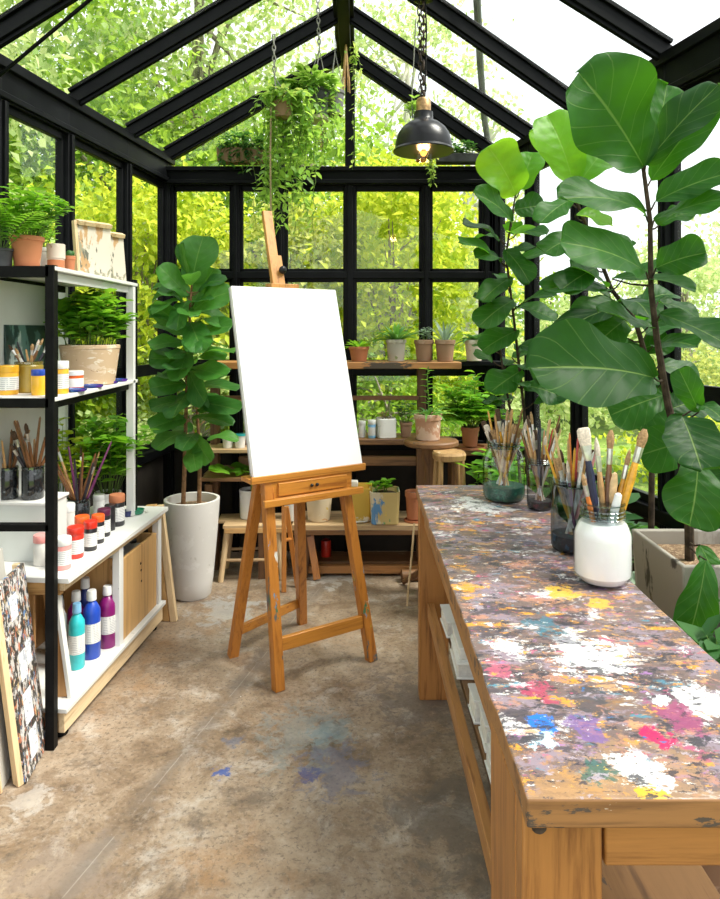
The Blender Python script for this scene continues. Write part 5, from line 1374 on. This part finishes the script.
ml_ = [H(610, 290, 545, 288, 36, DM, 2.6, (0, -.7, .8)), H(631, 306, 547, 340, 34, 2.72, 2.5, (-.1, -.5, 1)), H(573, 184, 548, 114, 56, DM, DM, (.1, -1, .1), 1), H(580, 182, 612, 140, 40, DM, 2.85, (-.3, -1, .1), 1),
       H(572, 176, 535, 128, 30, 2.9, 2.9, (0, -1, .2), 1), H(570, 200, 540, 222, 30, 2.7, 2.6, (0, -.7, .9)), H(576, 215, 612, 225, 34, 2.7, 2.7, (.1, -.7, .9), 1), H(580, 236, 544, 252, 34, 2.7, 2.6, (0, -.7, .9)),
       H(590, 250, 632, 240, 30, 2.8, 2.8, (.1, -.7, .9)), H(596, 268, 560, 290, 34, 2.7, 2.6, (0, -.8, .8)), H(612, 300, 575, 325, 36, 2.7, 2.6, (0, -.9, .6)), H(625, 320, 590, 350, 40, 2.7, 2.6, (0, -.9, .6)),
       H(640, 345, 605, 372, 44, 2.8, 2.8, (0, -.9, .6)), H(655, 372, 615, 400, 48, 2.85, 2.8, (0, -1, .5)), H(660, 385, 640, 430, 50, 2.8, 2.75, (0, -1, .4)), H(640, 350, 670, 340, 30, 2.9, 2.9, (0, -.8, .6))]
figplant('fiddle_leaf_fig', 'middle fig with bright top leaves between the two others', V((P(650, 400, DM).x, DM, 0)), darkpot_fn(.17, .42),
         [[P(651, 545, DM), P(652, 440, DM), P(650, 370, DM), P(635, 320, DM), P(612, 290, DM), P(592, 240, DM), P(576, 200, DM), P(573, 182, DM)]], ml_, 'fig', 'figstem', [(0, .3, .6, 14, .22, .15)], 13, .013, 'figbright')
DS = 3.25
sl = [H(516, 196, 489, 146, 52, DS, 3.15, (.1, -1, .15), 1), H(520, 190, 533, 152, 32, DS, 3.3, (-.4, -1, .1), 1), H(512, 222, 475, 192, 30, DS, 3.1, (0, -.9, .5)), H(500, 240, 463, 222, 26, DS, 3.2, (0, -.5, 1)),
      H(501, 262, 460, 240, 22, DS, 3.1, (0, -.7, .8)), H(508, 232, 540, 236, 28, DS, 3.1, (.1, -.7, .8), 1), H(510, 262, 560, 250, 28, DS, 3.1, (.1, -.6, .9)), H(510, 278, 482, 300, 24, DS, 3.1, (0, -.7, .8)),
      H(514, 300, 478, 326, 30, DS, 3.1, (0, -.7, .8)), H(516, 306, 556, 320, 30, DS, 3.2, (.1, -.6, .9)), H(518, 330, 482, 350, 30, DS, 3.2, (0, -.8, .8)), H(520, 345, 560, 356, 34, DS, 3.2, (.1, -.8, .8)),
      H(522, 370, 490, 392, 32, DS, 3.2, (0, -.8, .8)), H(524, 385, 566, 398, 36, DS, 3.2, (.1, -.8, .8)), H(514, 210, 545, 205, 30, 3.3, 3.3, (.1, -1, .4)), H(505, 250, 530, 282, 26, 3.2, 3.1, (.1, -1, .4))]
figplant('fiddle_leaf_fig', 'slim fig with smaller leaves behind the far end of the bench', V((P(527, 400, DS).x, DS, 0)), darkpot_fn(.15, .36),
         [[P(530, 575, DS), P(528, 480, DS), P(524, 410, DS), P(514, 320, DS), P(506, 255, DS), P(512, 215, DS), P(516, 192, DS)], [P(527, 575, DS + .05), P(518, 450, DS + .05), P(503, 372, DS + .05), P(500, 345, DS + .05)]], sl, 'fig', 'figstem',
         [(0, .3, .85, 12, .16, .11), (1, .4, .95, 7, .12, .09)], 17, .009, 'figbright')
# greens around the feet of the figs
t = thing('potted_plant', 'spreading grey-green foliage plant behind the whitewashed planter and bench', 'potted plant', (.96, 2.70, 0)); rr = random.Random(61)
pot(t, .15, .55, 'darkpot', .10, .85); fronds(t, .5, .06, 22, .36, 'greyleaf', rr, 7, 1.0, .6, .7)
t = thing('potted_plant', 'dark bushy plant on the floor behind the bench and the paint jars', 'potted plant', (.98, 2.98, 0)); rr = random.Random(62)
pot(t, .16, .45, 'darkpot', .10, .85); bushy(t, .42, .1, .32, .55, 26, 10, .12, .075, 'herb_dark', rr)
t = thing('potted_plant', 'dark leafy plant between the bench edge and the square planter', 'potted plant', (.94, 1.80, 0)); rr = random.Random(63)
pot(t, .12, .48, 'brownpot', .12, .8); bushy(t, .44, .07, .18, .36, 24, 9, .11, .06, 'herb_dark', rr)
t = thing('potted_plant', 'light-green leafy plant behind the wide jar of brushes', 'potted plant', (.84, 3.75, 0)); rr = random.Random(64)
pot(t, .15, .5, 'brownpot', .12, .8); bushy(t, .46, .1, .30, .62, 26, 11, .09, .055, 'herb', rr)

# ================================================================ back of the room
rack = thing('plant_rack', 'weathered wooden plant rack along the back windows', 'plant rack', (0, 4.6, 0))
def rbox(nm, c, s, m, bev=.004): mb = MB(); mb.box((c[0], c[1] - 4.6, c[2]), s); return mb.build(nm, G[m], rack, bev)
rbox('top_board', (-.16, 4.62, 1.345), (1.66, .26, .045), 'orangewood_x')
rbox('thin_rail', (-.29, 4.66, 1.115), (1.38, .05, .028), 'brownwood_x')
rbox('work_board', (-.15, 4.60, .845), (1.34, .30, .035), 'brownwood_x'); rbox('lower_rail', (-.15, 4.50, .715), (1.30, .04, .06), 'brownwood_x')
rbox('shelf_board', (-.75, 4.60, .625), (.55, .30, .025), 'brownwood_x')
for x in (-1.0, .425): rbox('upright', (x, 4.70, .66), (.06, .06, 1.32), 'brownwood')
for x in (-.96, .40): rbox('leg', (x, 4.50, .41), (.055, .055, .82), 'brownwood')
# pots on the top board
TB = 1.3685
def onb(px, D, z): q = P(px, 300, D); q.z = z; return q
t = thing('potted_succulent', 'leafy succulent in a small bright terracotta pot beside the canvas', 'potted plant', onb(359, 4.6, TB)); rr = random.Random(71)
pot(t, .070, .10, 'terracotta', .2, .72); straps(t, .09, .03, 26, .13, .022, 'herb', rr, .45, .8)
t = thing('potted_agave', 'spiky arching plant in a mossy grey pot on the plant rack', 'potted plant', onb(396, 4.6, TB)); rr = random.Random(72)
pot(t, .070, .148, 'greypot', .16, .78); straps(t, .135, .03, 46, .25, .026, 'agave', rr, .55, 1.0)
t = thing('potted_seedling', 'small seedling in a brown clay pot, left one of the touching pair', 'potted plant', onb(424, 4.6, TB)); rr = random.Random(73)
pot(t, .067, .145, 'brownpot', .2, .74); bushy(t, .13, .03, .08, .12, 8, 7, .035, .02, 'greyleaf', rr)
t = thing('potted_succulent', 'grey-purple strappy plant in a brown clay pot, right one of the pair', 'potted plant', onb(445, 4.58, TB)); rr = random.Random(74)
pot(t, .070, .145, 'brownpot', .2, .74); straps(t, .13, .03, 22, .22, .018, 'greyleaf', rr, .35, 1.5)
t = thing('potted_plant', 'dark leafy rosette in a pale clay pot at the end of the rack', 'potted plant', onb(474, 4.66, TB)); rr = random.Random(75)
pot(t, .066, .145, 'lightpot', .2, .76); straps(t, .13, .02, 26, .15, .04, 'herb_dark', rr, .6, .8)
t = thing('window_ledge', 'black metal ledge below the back window carrying a pale pot', 'ledge', (.85, 4.72, 0)); mb = MB(); mb.box((-.05, .0, 1.352), (.34, .20, .03)); mb.build('ledge_plate', G['black'], t, .003)
mb = MB(); mb.box((.05, .03, .67), (.03, .03, 1.34)); mb.build('ledge_leg', G['black'], t)
# work board items
WB = .863
t = thing('paint_tin', 'white paint-stained square tin on the work board', 'tin', onb(386, 4.55, WB)); mb = MB(); mb.lathe([(.058, 0), (.062, .004), (.062, .125), (.058, .13), (.054, .128), (.052, .05), (.00001, .05)], 32, sq=5); mb.build('tin_body', G['tin'], t)
t.rotation_euler.z = .2; mb = MB(); mb.lathe([(.048, .10), (.00001, .103)], 20); mb.build('soil', G['soil'], t); rr = random.Random(81); bushy(t, .1, .02, .06, .1, 6, 6, .03, .018, 'dry', rr)
pjar('small blue-and-white paint bottle beside the stained tin', onb(372, 4.52, WB), .026, .12, 'p_skyblue', 'p_white', 'label')
pjar('small white tub partly hidden by the canvas edge', onb(362, 4.55, WB), .024, .11, 'p_white', 'p_white')
t = thing('potted_seedling', 'dark twiggy seedling in a small brown pot on the work board', 'potted plant', onb(406, 4.56, WB)); rr = random.Random(82); pot(t, .043, .10, 'brownpot', .2, .75); bushy(t, .09, .02, .13, .2, 9, 8, .04, .022, 'herb_dark', rr)
# pedestal with big pot
DP = 4.1
t = thing('pedestal_stand', 'round-topped wooden pedestal stand behind the bench', 'plant stand', onb(431, DP, 0))
mb = MB(); mb.lathe([(.155, .885), (.165, .893), (.165, .912), (.158, .92), (.00001, .92)], 32); mb.build('round_top', G['brownwood_x'], t)
mb = MB(); mb.lathe([(.05, .05), (.045, .10), (.038, .30), (.048, .40), (.036, .50), (.042, .75), (.058, .84), (.07, .886)], 18); mb.build('column', G['brownwood'], t)
for k in range(3):
    a = k * 2 * PI / 3 + .4; mb = MB(); mb.tube([(.03 * math.cos(a), .03 * math.sin(a), .14), (.12 * math.cos(a), .12 * math.sin(a), .07), (.20 * math.cos(a), .20 * math.sin(a), .016)], [.024, .02, .016], 8); mb.build('foot', G['brownwood'], t)
t = thing('potted_plant', 'chalky terracotta pot with a ragged rim on the pedestal stand', 'potted plant', onb(428, DP, .9205)); rr = random.Random(83)
pot(t, .086, .155, 'terra_pale', .22, .82); straps(t, .14, .04, 20, .18, .02, 'agave', rr, .7, .8); mb = MB()
mb.tube([(.0, .0, .13), (.004, 0, .24), (-.006, 0, .36), (.002, 0, .44)], .004, 6); mb.build('stem', G['stem'], t); ml = MB()
for k in range(18): ml.leaf(V((0, 0, .2 + .013 * k)), V((math.cos(k * 2.4), math.sin(k * 2.4), .3)), V((0, 0, 1)), .055, .03, .3, .2)
ml.build('shoot_leaves', G['herb'], t, sharp=None)
# carved stool and fern
t = thing('log_stool', 'small rustic stool of peeled logs behind the bench', 'stool', (P(449, 400, 3.9).x, 3.9, 0), .1)
mb = MB(); mb.lathe([(.078, .835), (.09, .842), (.094, .87), (.086, .885), (.00001, .885)], 20, sq=3); mb.build('seat', G['log'], t)
for sx_ in (-1, 1):
    for sy in (-1, 1): mb = MB(); mb.tube([(sx_ * .06, sy * .06, .85), (sx_ * .075, sy * .075, .45), (sx_ * .095, sy * .095, 0)], [.014, .018, .017], 9); mb.build('leg', G['log'], t)
mb = MB(); mb.tube([(-.08, -.08, .3), (.08, -.08, .3)], .012, 8); mb.build('stretcher', G['log'], t)
t = thing('side_shelf', 'dark wooden side shelf carrying the fern pot by the back wall', 'shelf', (P(476, 400, 4.5).x, 4.5, 0))
mb = MB(); mb.box((0, 0, .79), (.36, .28, .03)); mb.build('shelf_board', G['brownwood_x'], t, .004)
for sx_ in (-1, 1): mb = MB(); mb.box((sx_ * .15, 0, .3875), (.05, .2, .775)); mb.build('side_panel', G['brownwood'], t, .003)
t = thing('potted_fern', 'lush bright fern in a terracotta pot on a saucer by the back wall', 'potted fern', onb(470, 4.45, .822)); rr = random.Random(84)
pot(t, .060, .125, 'terracotta', .22, .76, saucer=.10); fronds(t, .115, .025, 30, .36, 'herb', rr, 9, 1.6, .5, .55)
bushy(t, .115, .04, .20, .40, 22, 10, .075, .05, 'herb', rr)

# corner shelf behind the left fig
cs = thing('corner_shelf', 'narrow wooden shelf rack behind the left fig', 'shelf', (P(238, 400, 4.42).x, 4.42, 0))
for z, m in ((1.115, 'brownwood_x'), (.825, 'palewood'), (.645, 'brownwood_x')):
    mb = MB(); mb.box((0, 0, z - .012), (.42, .24, .024)); mb.build('shelf_board', G[m], cs, .003)
for sx_ in (-1, 1): mb = MB(); mb.box((sx_ * .17, .085, .56), (.045, .045, 1.12)); mb.build('upright', G['brownwood'], cs, .003); mb = MB(); mb.box((sx_ * .17, -.085, .3), (.045, .045, .6)); mb.build('leg', G['brownwood'], cs, .003)
for lb, px, D in (('small white pot on the corner shelf, left one', 228, 4.36), ('small white pot with teal rim on the corner shelf, nearer the canvas', 240, 4.36)):
    t = thing('small_pot', lb, 'pot', onb(px, D, .8255)); pot(t, .040, .088, 'whitepot', .16, .76)
    mb = MB(); mb.lathe([(.0405, .078), (.0415, .082), (.0412, .089), (.038, .0895)], 24); mb.build('rim_band', G['p_teal' if px > 235 else 'p_white'], t)
t = thing('cut_leaves', 'cut green leaves lying on the lowest corner shelf', 'branch', onb(236, 4.38, .6455)); rr = random.Random(85); ml = MB()
for k in range(9):  # separate cut leaves in one mesh, without a twig
    a = rr.uniform(0, 6.28); b = V((rr.uniform(-.12, .1), rr.uniform(-.08, .06), .006 + .003 * k)); ml.figleaf(b, b + V((math.cos(a) * .14, math.sin(a) * .08, .03)), .07, V((0, -.3, 1)), nu=6, nv=8)
ml.build('foliage', G['herb'], t, sharp=None)

# stool with white pot
t = thing('low_stool', 'low pale wooden stool with a slatted top behind the easel', 'stool', onb(254, 4.4, 0), .05)
mb = MB(); mb.box((0, .04, .352), (.46, .17, .02)); mb.build('seat_slat', G['palewood'], t, .004); mb = MB(); mb.box((.03, -.09, .346), (.42, .10, .022)); mb.build('seat_slat', G['palewood'], t, .004)
mb = MB(); mb.box((.03, -.135, .322), (.40, .018, .03)); mb.build('apron', G['pine_x'], t, .003)
for sx_ in (-1, 1):
    for sy in (-1, 1): mb = MB(); mb.tube([(sx_ * .155, sy * .095, .335), (sx_ * .195, sy * .125, 0)], [.021, .017], 10); mb.build('leg', G['palewood_z'], t)
for sy in (-1, 1): mb = MB(); mb.tube([(-.18, sy * .112, .13), (.18, sy * .112, .13)], .010, 8); mb.build('stretcher', G['palewood'], t)
t = thing('potted_seedling', 'green shoot in a white cylindrical pot on the low stool', 'potted plant', onb(250, 4.42, .3625)); rr = random.Random(86)
pot(t, .070, .185, 'whitepot', .08, .9, rimout=.3); mb = MB(); mb.tube([(.02, -.01, .16), (.02, -.01, .25), (.03, -.01, .32)], .014, 8); mb.build('stem', G['p_green'] if False else m_plain('fresh_shoot', (.22, .38, .05), .5), t); ml = MB()
for k in range(6): ml.leaf(V((.02, -.01, .24 + .012 * k)), V((math.cos(k * 2), math.sin(k * 2), .6)), V((0, 0, 1)), .08, .04)
ml.build('foliage', G['herb'], t, sharp=None)
# low bench with pots
lb_ = thing('low_bench', 'low wooden bench along the back carrying paint-dribbled pots', 'bench', (.09, 4.45, 0))
mb = MB(); mb.box((0, 0, .335), (1.04, .34, .035)); mb.build('bench_top', G['palewood'], lb_, .004); mb = MB(); mb.box((0, -.165, .305), (1.02, .02, .03)); mb.build('front_edge', G['brownwood_x'], lb_, .003)
for sx_ in (-1, 1): mb = MB(); mb.bar((sx_ * .42, .0, .32), (sx_ * .45, 0, 0), .24, .05, (1, 0, 0)); mb.build('leg', G['brownwood'], lb_, .003)
LBZ = .3535
t = thing('paint_pot', 'white glazed pot at the left end of the low bench', 'pot', onb(292, 4.40, LBZ)); pot(t, .055, .16, 'whitepot', .1, .88)
t = thing('paint_pot', 'cream bucket-shaped pot with paint dribbles on the low bench', 'pot', onb(319, 4.40, LBZ)); pot(t, .085, .155, 'creampaintpot', .1, .84, rimout=.2)
mb = MB(); mb.ellipsoid((-.02, 0, .15), (.05, .045, .02), 12, 6); mb.build('dark_lump', G['p_black'], t)
t = thing('paint_pot', 'square yellow paint pot on a white saucer on the low bench', 'pot', onb(358, 4.40, LBZ + .014)); mb = MB(); mb.lathe([(.078, 0), (.083, .006), (.092, .195), (.092, .205), (.086, .205), (.08, .15), (.00001, .15)], 36, sq=6); mb.build('pot', G['yellowpaintpot'], t)
mb = MB(); mb.lathe([(.085, -.014), (.10, -.004), (.098, 0), (.00001, 0)], 30); mb.build('saucer', G['whitepot'], t); mb = MB(); mb.box((-.03, .02, .215), (.06, .05, .04)); mb.build('paint_block', G['p_offwhite'], t, .006)
t = thing('potted_seedling', 'trailing sprout in a yellow pot dribbled with blue and green paint', 'potted plant', onb(384.5, 4.36, LBZ)); rr = random.Random(87); mb = MB(); mb.lathe([(.082, 0), (.087, .006), (.096, .195), (.096, .205), (.09, .205), (.085, .15), (.00001, .15)], 36, sq=7); mb.build('pot', G['bluepaintpot'], t)
mb = MB(); mb.lathe([(.084, .18), (.00001, .186)], 24); mb.build('soil', G['soil'], t); bushy(t, .18, .05, .11, .10, 8, 6, .05, .03, 'herb', rr)
t = thing('terracotta_pot', 'slim empty terracotta pot at the bench corner on the low bench', 'pot', onb(413.5, 4.36, LBZ + .016)); pot(t, .055, .18, 'terracotta', .2, .76, soil='soil', saucer=.06)
# under the low bench
t = thing('paint_can', 'small red can standing under the low bench', 'can', onb(326, 4.5, .085)); mb = MB(); mb.lathe([(.032, 0), (.033, .003), (.033, .10), (.030, .105), (.00001, .103)], 20); mb.build('can_body', G['p_red'], t); mb = MB(); mb.tube([(-.03, 0, .09), (-.02, -.02, .13), (.02, -.02, .13), (.03, 0, .09)], .002, 5); mb.build('handle', G['iron'], t)
t = thing('floor_rack', 'low slatted wooden rack on the floor under the low bench', 'rack', (.10, 4.5, 0))
mb = MB(); mb.box((0, 0, .068), (.88, .20, .03)); mb.build('slat', G['brownwood_x'], t, .003); mb = MB(); mb.box((-.02, -.13, .045), (.86, .035, .05)); mb.build('front_bar', G['orangewood_x'], t, .003)
for x in (-.35, .0, .35): mb = MB(); mb.box((x, 0, .026), (.04, .22, .052)); mb.build('foot', G['brownwood'], t)
t = thing('log_piece', 'cut round log lying under the low bench', 'log', (.42, 4.30, .0), .15); mb = MB(); mb.tube([(-.16, 0, .036), (.16, 0, .036)], .036, 14); mb.build('log', G['brownwood_x'], t)
t = thing('wooden_batten', 'orange-brown wooden slat leaning under the low bench', 'slat', onb(314, 4.28, 0)); mb = MB(); mb.bar((.02, 0, 0.01), (-.035, .07, .305), .045, .02, (0, 1, 0)); mb.build('slat', G['easel'], t, .002)
t = thing('wooden_trestle', 'orange-brown folding trestle leg standing behind the easel', 'trestle', onb(285, 4.16, 0)); 
for dx in (-.03, .045): mb = MB(); mb.bar((dx + .03, .02 if dx > 0 else -.06, .0), (dx * .2, 0, .50), .028, .024, (0, 1, 0)); mb.build('leg', G['easel'], t, .002)
mb = MB(); mb.tube([(-.02, -.02, .30), (.04, .0, .30)], .011, 8); mb.build('stretcher', G['easel'], t)
t = thing('bamboo_cane', 'thin curved cane propped against the far bench leg', 'cane', FP(407, 606)); mb = MB(); mb.tube([(0, 0, 0), (.012, 0, .15), (.03, .02, .30), (.045, .05, .46)], .006, 7); mb.build('cane', G['palewood_z'], t)

# ================================================================ hanging things
DPn = 3.35
lp = thing('pendant_lamp', 'black dome pendant lamp with a glowing bulb on a rusty chain', 'pendant lamp', P(423.5, 152, DPn)); s_ = DPn / F
R_ = 30 * s_
mb = MB(); pr = [(R_, 0), (R_ * 1.02, .004), (R_ * .955, .016), (R_ * .93, .05), (R_ * .86, .088), (R_ * .72, .118), (R_ * .52, .142), (R_ * .36, .153), (R_ * .32, .162), (R_ * .31, .195)]
mb.lathe(pr, 40); o_ = mb.build('shade', G['shade'], lp)
mb = MB(); mb.lathe([(R_ * .985, .002)] + [(r_ * .965, z - .004) for r_, z in pr[2:7]] + [(.00001, .156)], 40); mb.build('shade_lining', G['shade_in'], lp)
mb = MB(); mb.lathe([(.030, .19), (.036, .195), (.037, .25), (.030, .262), (.012, .268)], 20); mb.build('socket', G['brass'], lp)
mb = MB(); mb.lathe([(.016, .10), (.03, .07), (.046, .03), (.048, -.01), (.042, -.045), (.022, -.062), (.00001, -.066)], 24); bl = mb.build('bulb', G['bulb'], lp)
mb = MB(); mb.ellipsoid((0, 0, .0), (.016, .016, .022), 12, 8); mb.build('filament', G['glow'], bl)
top = 1.58 + 336 / F * DPn - lp.location.z
def chain(root, p0, p1, mat, r=.0028, l=.030, w_=.010, name='chain'):
    p0, p1 = V(p0), V(p1); d = p1 - p0; n = max(2, int(d.length / (l * .72))); mb = MB(); d.normalize(); _, s, u = frame_from(d)
    for i in range(n):
        c = p0 + (p1 - p0) * ((i + .5) / n); a = s if i % 2 else u
        pts = [c + a * w_ * math.cos(g) * .9 + d * (l * .5) * math.sin(g) for g in [2 * PI * k / 10 for k in range(11)]]
        mb.tube(pts, r, 5, False)
    mb.build(name, G[mat], root)
chain(lp, (.0, 0, .26), (.0, 0, top), 'iron', .0045, .05, .014); chain(lp, (-.012, .01, .26), (-.022, .01, top), 'iron', .003, .045, .010)
mb = MB(); mb.tube([(.006, -.006, .26), (.014, -.01, .6), (.006, -.008, top)], .004, 6); mb.build('cable', G['black_shelf'], lp)
mb = MB(); mb.lathe([(.03, top - .035), (.048, top - .03), (.055, top + .03), (.06, top + .08), (.00001, top + .081)], 20); mb.build('ceiling_cup', G['shade'], lp)
mb = MB(); mb.tube([(-.09, .0, top + .035), (.06, 0, top + .03)], .03, 12); mb.build('mount_arm', G['iron'], lp)
lp2 = bpy.data.lights.new('bulb_light', 'POINT'); lp2.energy = 2.0; lp2.color = (1, .62, .25); lp2.shadow_soft_size = .03
lo = bpy.data.objects.new('bulb_light', lp2); COL.objects.link(lo); lo.location = lp.location + V((0, 0, -.02))

# hanging basket pair
DB = 4.15
hb_ = thing('hanging_basket', 'hanging basket of trailing greenery on cords below the ridge', 'hanging plant', P(316, 118, DB)); rr = random.Random(91)
k_ = DB / F
pot(hb_, .085, .17, 'darkpot', .12, .8, name='basket_pot')
mb = MB(); mb.lathe([(.07, -.022), (.078, -.018), (.078, 0), (.00001, 0)], 24); mb.build('drip_tray', G['lightpot'], hb_)
tp_ = V((.01, 0, 1.58 + 326 / F * DB - hb_.location.z))
for k in range(3):
    a = k * 2.1 + .5; mb = MB(); mb.tube([(.082 * math.cos(a), .082 * math.sin(a), .165), (.02, 0, .42)], .003, 5); mb.build('cord', G['rope_grey'], hb_)
chain(hb_, (.02, 0, .42), tp_ + V((0, 0, .04)), 'rope_grey', .004, .04, .010)
st = []
for k in range(26):
    a = rr.uniform(0, 2 * PI); st.append((.06 * math.cos(a), .06 * math.sin(a), .165, .035 * math.cos(a) - .014, .02 * math.sin(a), rr.uniform(.25, .8)))
for k in range(10): st.append((-.06, rr.uniform(-.05, .05), .165, -.05, .0, rr.uniform(.6, 1.25)))
trailing(hb_, st, 'vine', rr, .06, .03, .024, wob=.06)
ml = MB()
for k in range(120):
    a = rr.uniform(0, 2 * PI); q = rr.random() ** .5; ml.leaf(V((.12 * q * math.cos(a) - .02, .1 * q * math.sin(a), .18 + rr.uniform(0, .09))), V((math.cos(a), math.sin(a), rr.uniform(-.2, .8))), V((0, 0, 1)), .07, .036, .25, .25)
ml.build('crown', G['vine'], hb_, sharp=None)
g2 = thing('hanging_pot', 'small grey pot with a dried vine hanging beside the basket', 'hanging plant', P(335, 116, 4.3)); rr = random.Random(92)
pot(g2, .062, .155, 'darkpot', .14, .78); g2.children[0].data.materials[0] = m_plain('mid_grey_pot', (.18, .17, .175), .7)
for k in range(3):
    a = k * 2.1; mb = MB(); mb.tube([(.06 * math.cos(a), .06 * math.sin(a), .15), (.0, 0, .40), (.0, 0, .62)], .003, 5); mb.build('cord', G['rope_grey'], g2)
trailing(g2, [(-.05 + .01 * k, -.02, .15, -.012, -.012, .45 + .05 * k) for k in range(4)], 'dry', rr, .035, .024, .03, wob=.03)
DV = 4.0
hv = thing('hanging_planter', 'slim hanging planter with long trailing vines left of the basket', 'hanging plant', P(283, 118, DV)); rr = random.Random(93)
pot(hv, .062, .09, 'brownpot', .18, .8, name='planter_pot')
for k in range(3):
    a = k * 2.1; mb = MB(); mb.tube([(.06 * math.cos(a), .06 * math.sin(a), .085), (-.05, 0, .24)], .003, 5); mb.build('cord', G['rope_grey'], hv)
chain(hv, (-.05, 0, .24), (-.055, 0, .49), 'rope_grey', .004, .04, .010)
st = []
for k in range(26):
    a = rr.uniform(0, 2 * PI); st.append((.05 * math.cos(a), .05 * math.sin(a), .085, .024 * math.cos(a) + .006, .018 * math.sin(a), rr.uniform(.4, 1.15)))
trailing(hv, st, 'vine', rr, .055, .028, .026, wob=.06)
ml = MB()
for k in range(60):
    a = rr.uniform(0, 2 * PI); q = rr.random() ** .5; ml.leaf(V((.08 * q * math.cos(a), .08 * q * math.sin(a), .09 + rr.uniform(0, .08))), V((math.cos(a), math.sin(a), rr.uniform(-.2, .9))), V((0, 0, 1)), .06, .032, .25, .25)
ml.build('crown', G['vine_pale'], hv, sharp=None)
t = thing('jute_twine', 'jute cord hanging in front of the easel mast', 'cord', P(271, 214, 3.95)); mb = MB(); mb.tube([(0, 0, 0), (-.004, 0, .3), (.0, 0, .62)], .006, 6); mb.build('cord', G['rope'], t)
# ridge vine with dried tassel
t = thing('dried_bundle', 'dried brown bundle and trailing vine tied below the ridge end', 'hanging plant', P(346, 78, 4.5)); rr = random.Random(94)
mb = MB()
for k in range(12): a = rr.uniform(0, 6.28); mb.tube([(0, 0, .22), (.012 * math.cos(a), .012 * math.sin(a), .1), (.026 * math.cos(a), .02 * math.sin(a), rr.uniform(-.10, .0))], [.006, .005, .003], 5)
mb.build('dried_stalks', G['h_wood'], t)
mb = MB(); mb.tube([(0, 0, .2), (.0, 0, .46)], .004, 5); mb.build('cord', G['rope'], t)
trailing(t, [(.02, 0, .2, .02, -.005, .5), (.0, 0, .18, .03, .0, .32), (.03, 0, .1, .01, .0, .75), (.01, 0, .1, .012, .0, 1.0)], 'vine_pale', rr, .042, .022, .03)
# planters on the cross beam
t = thing('trough_planter', 'trailing dark green plants in a trough on the left of the cross beam', 'planter', P(243, 168, 4.77)); rr = random.Random(95); t.location.z = 2.748
mb = MB(); mb.box((0, 0, .05), (.34, .10, .10), taper=(1.04, 1.1)); mb.build('trough', G['brownpot'], t, .004)
trailing(t, [(rr.uniform(-.15, .16), rr.uniform(-.04, 0), .1, rr.uniform(-.015, .015), -.024, rr.uniform(.1, .32)) for k in range(26)], 'herb_dark', rr, .045, .028, .022)
bushy(t, .1, .1, .17, .11, 20, 8, .05, .03, 'herb_dark', rr)
t = thing('trough_planter', 'low dark plant tray on the cross beam right of the lamp', 'planter', P(458, 168, 4.77)); rr = random.Random(96); t.location.z = 2.748
mb = MB(); mb.box((0, 0, .03), (.30, .10, .06), taper=(1.04, 1.1)); mb.build('trough', G['darkpot'], t, .004); bushy(t, .06, .12, .16, .10, 24, 8, .04, .026, 'herb_dark', rr)
t = thing('hanging_sprig', 'pale trailing sprig in a tiny terracotta pot below the lamp', 'hanging plant', P(421, 168, 4.72)); rr = random.Random(97); t.location.z = 2.749
pot(t, .045, .085, 'terracotta', .2, .76); trailing(t, [(.02 + .005 * k, -.03, .08, .012, -.022, .28 + .02 * k) for k in range(9)], 'vine_pale', rr, .04, .02, .02, wob=.015)
t = thing('hanging_sprig', 'small green sprig tucked behind the lamp socket', 'hanging plant', P(412, 106, 3.5)); rr = random.Random(98)
mb = MB(); mb.tube([(0, 0, -.06), (0, 0, .05), (.02, 0, .45)], .003, 5); mb.build('cord', G['rope_grey'], t); bushy(t, -.06, .015, .05, .13, 9, 7, .035, .018, 'vine', rr)
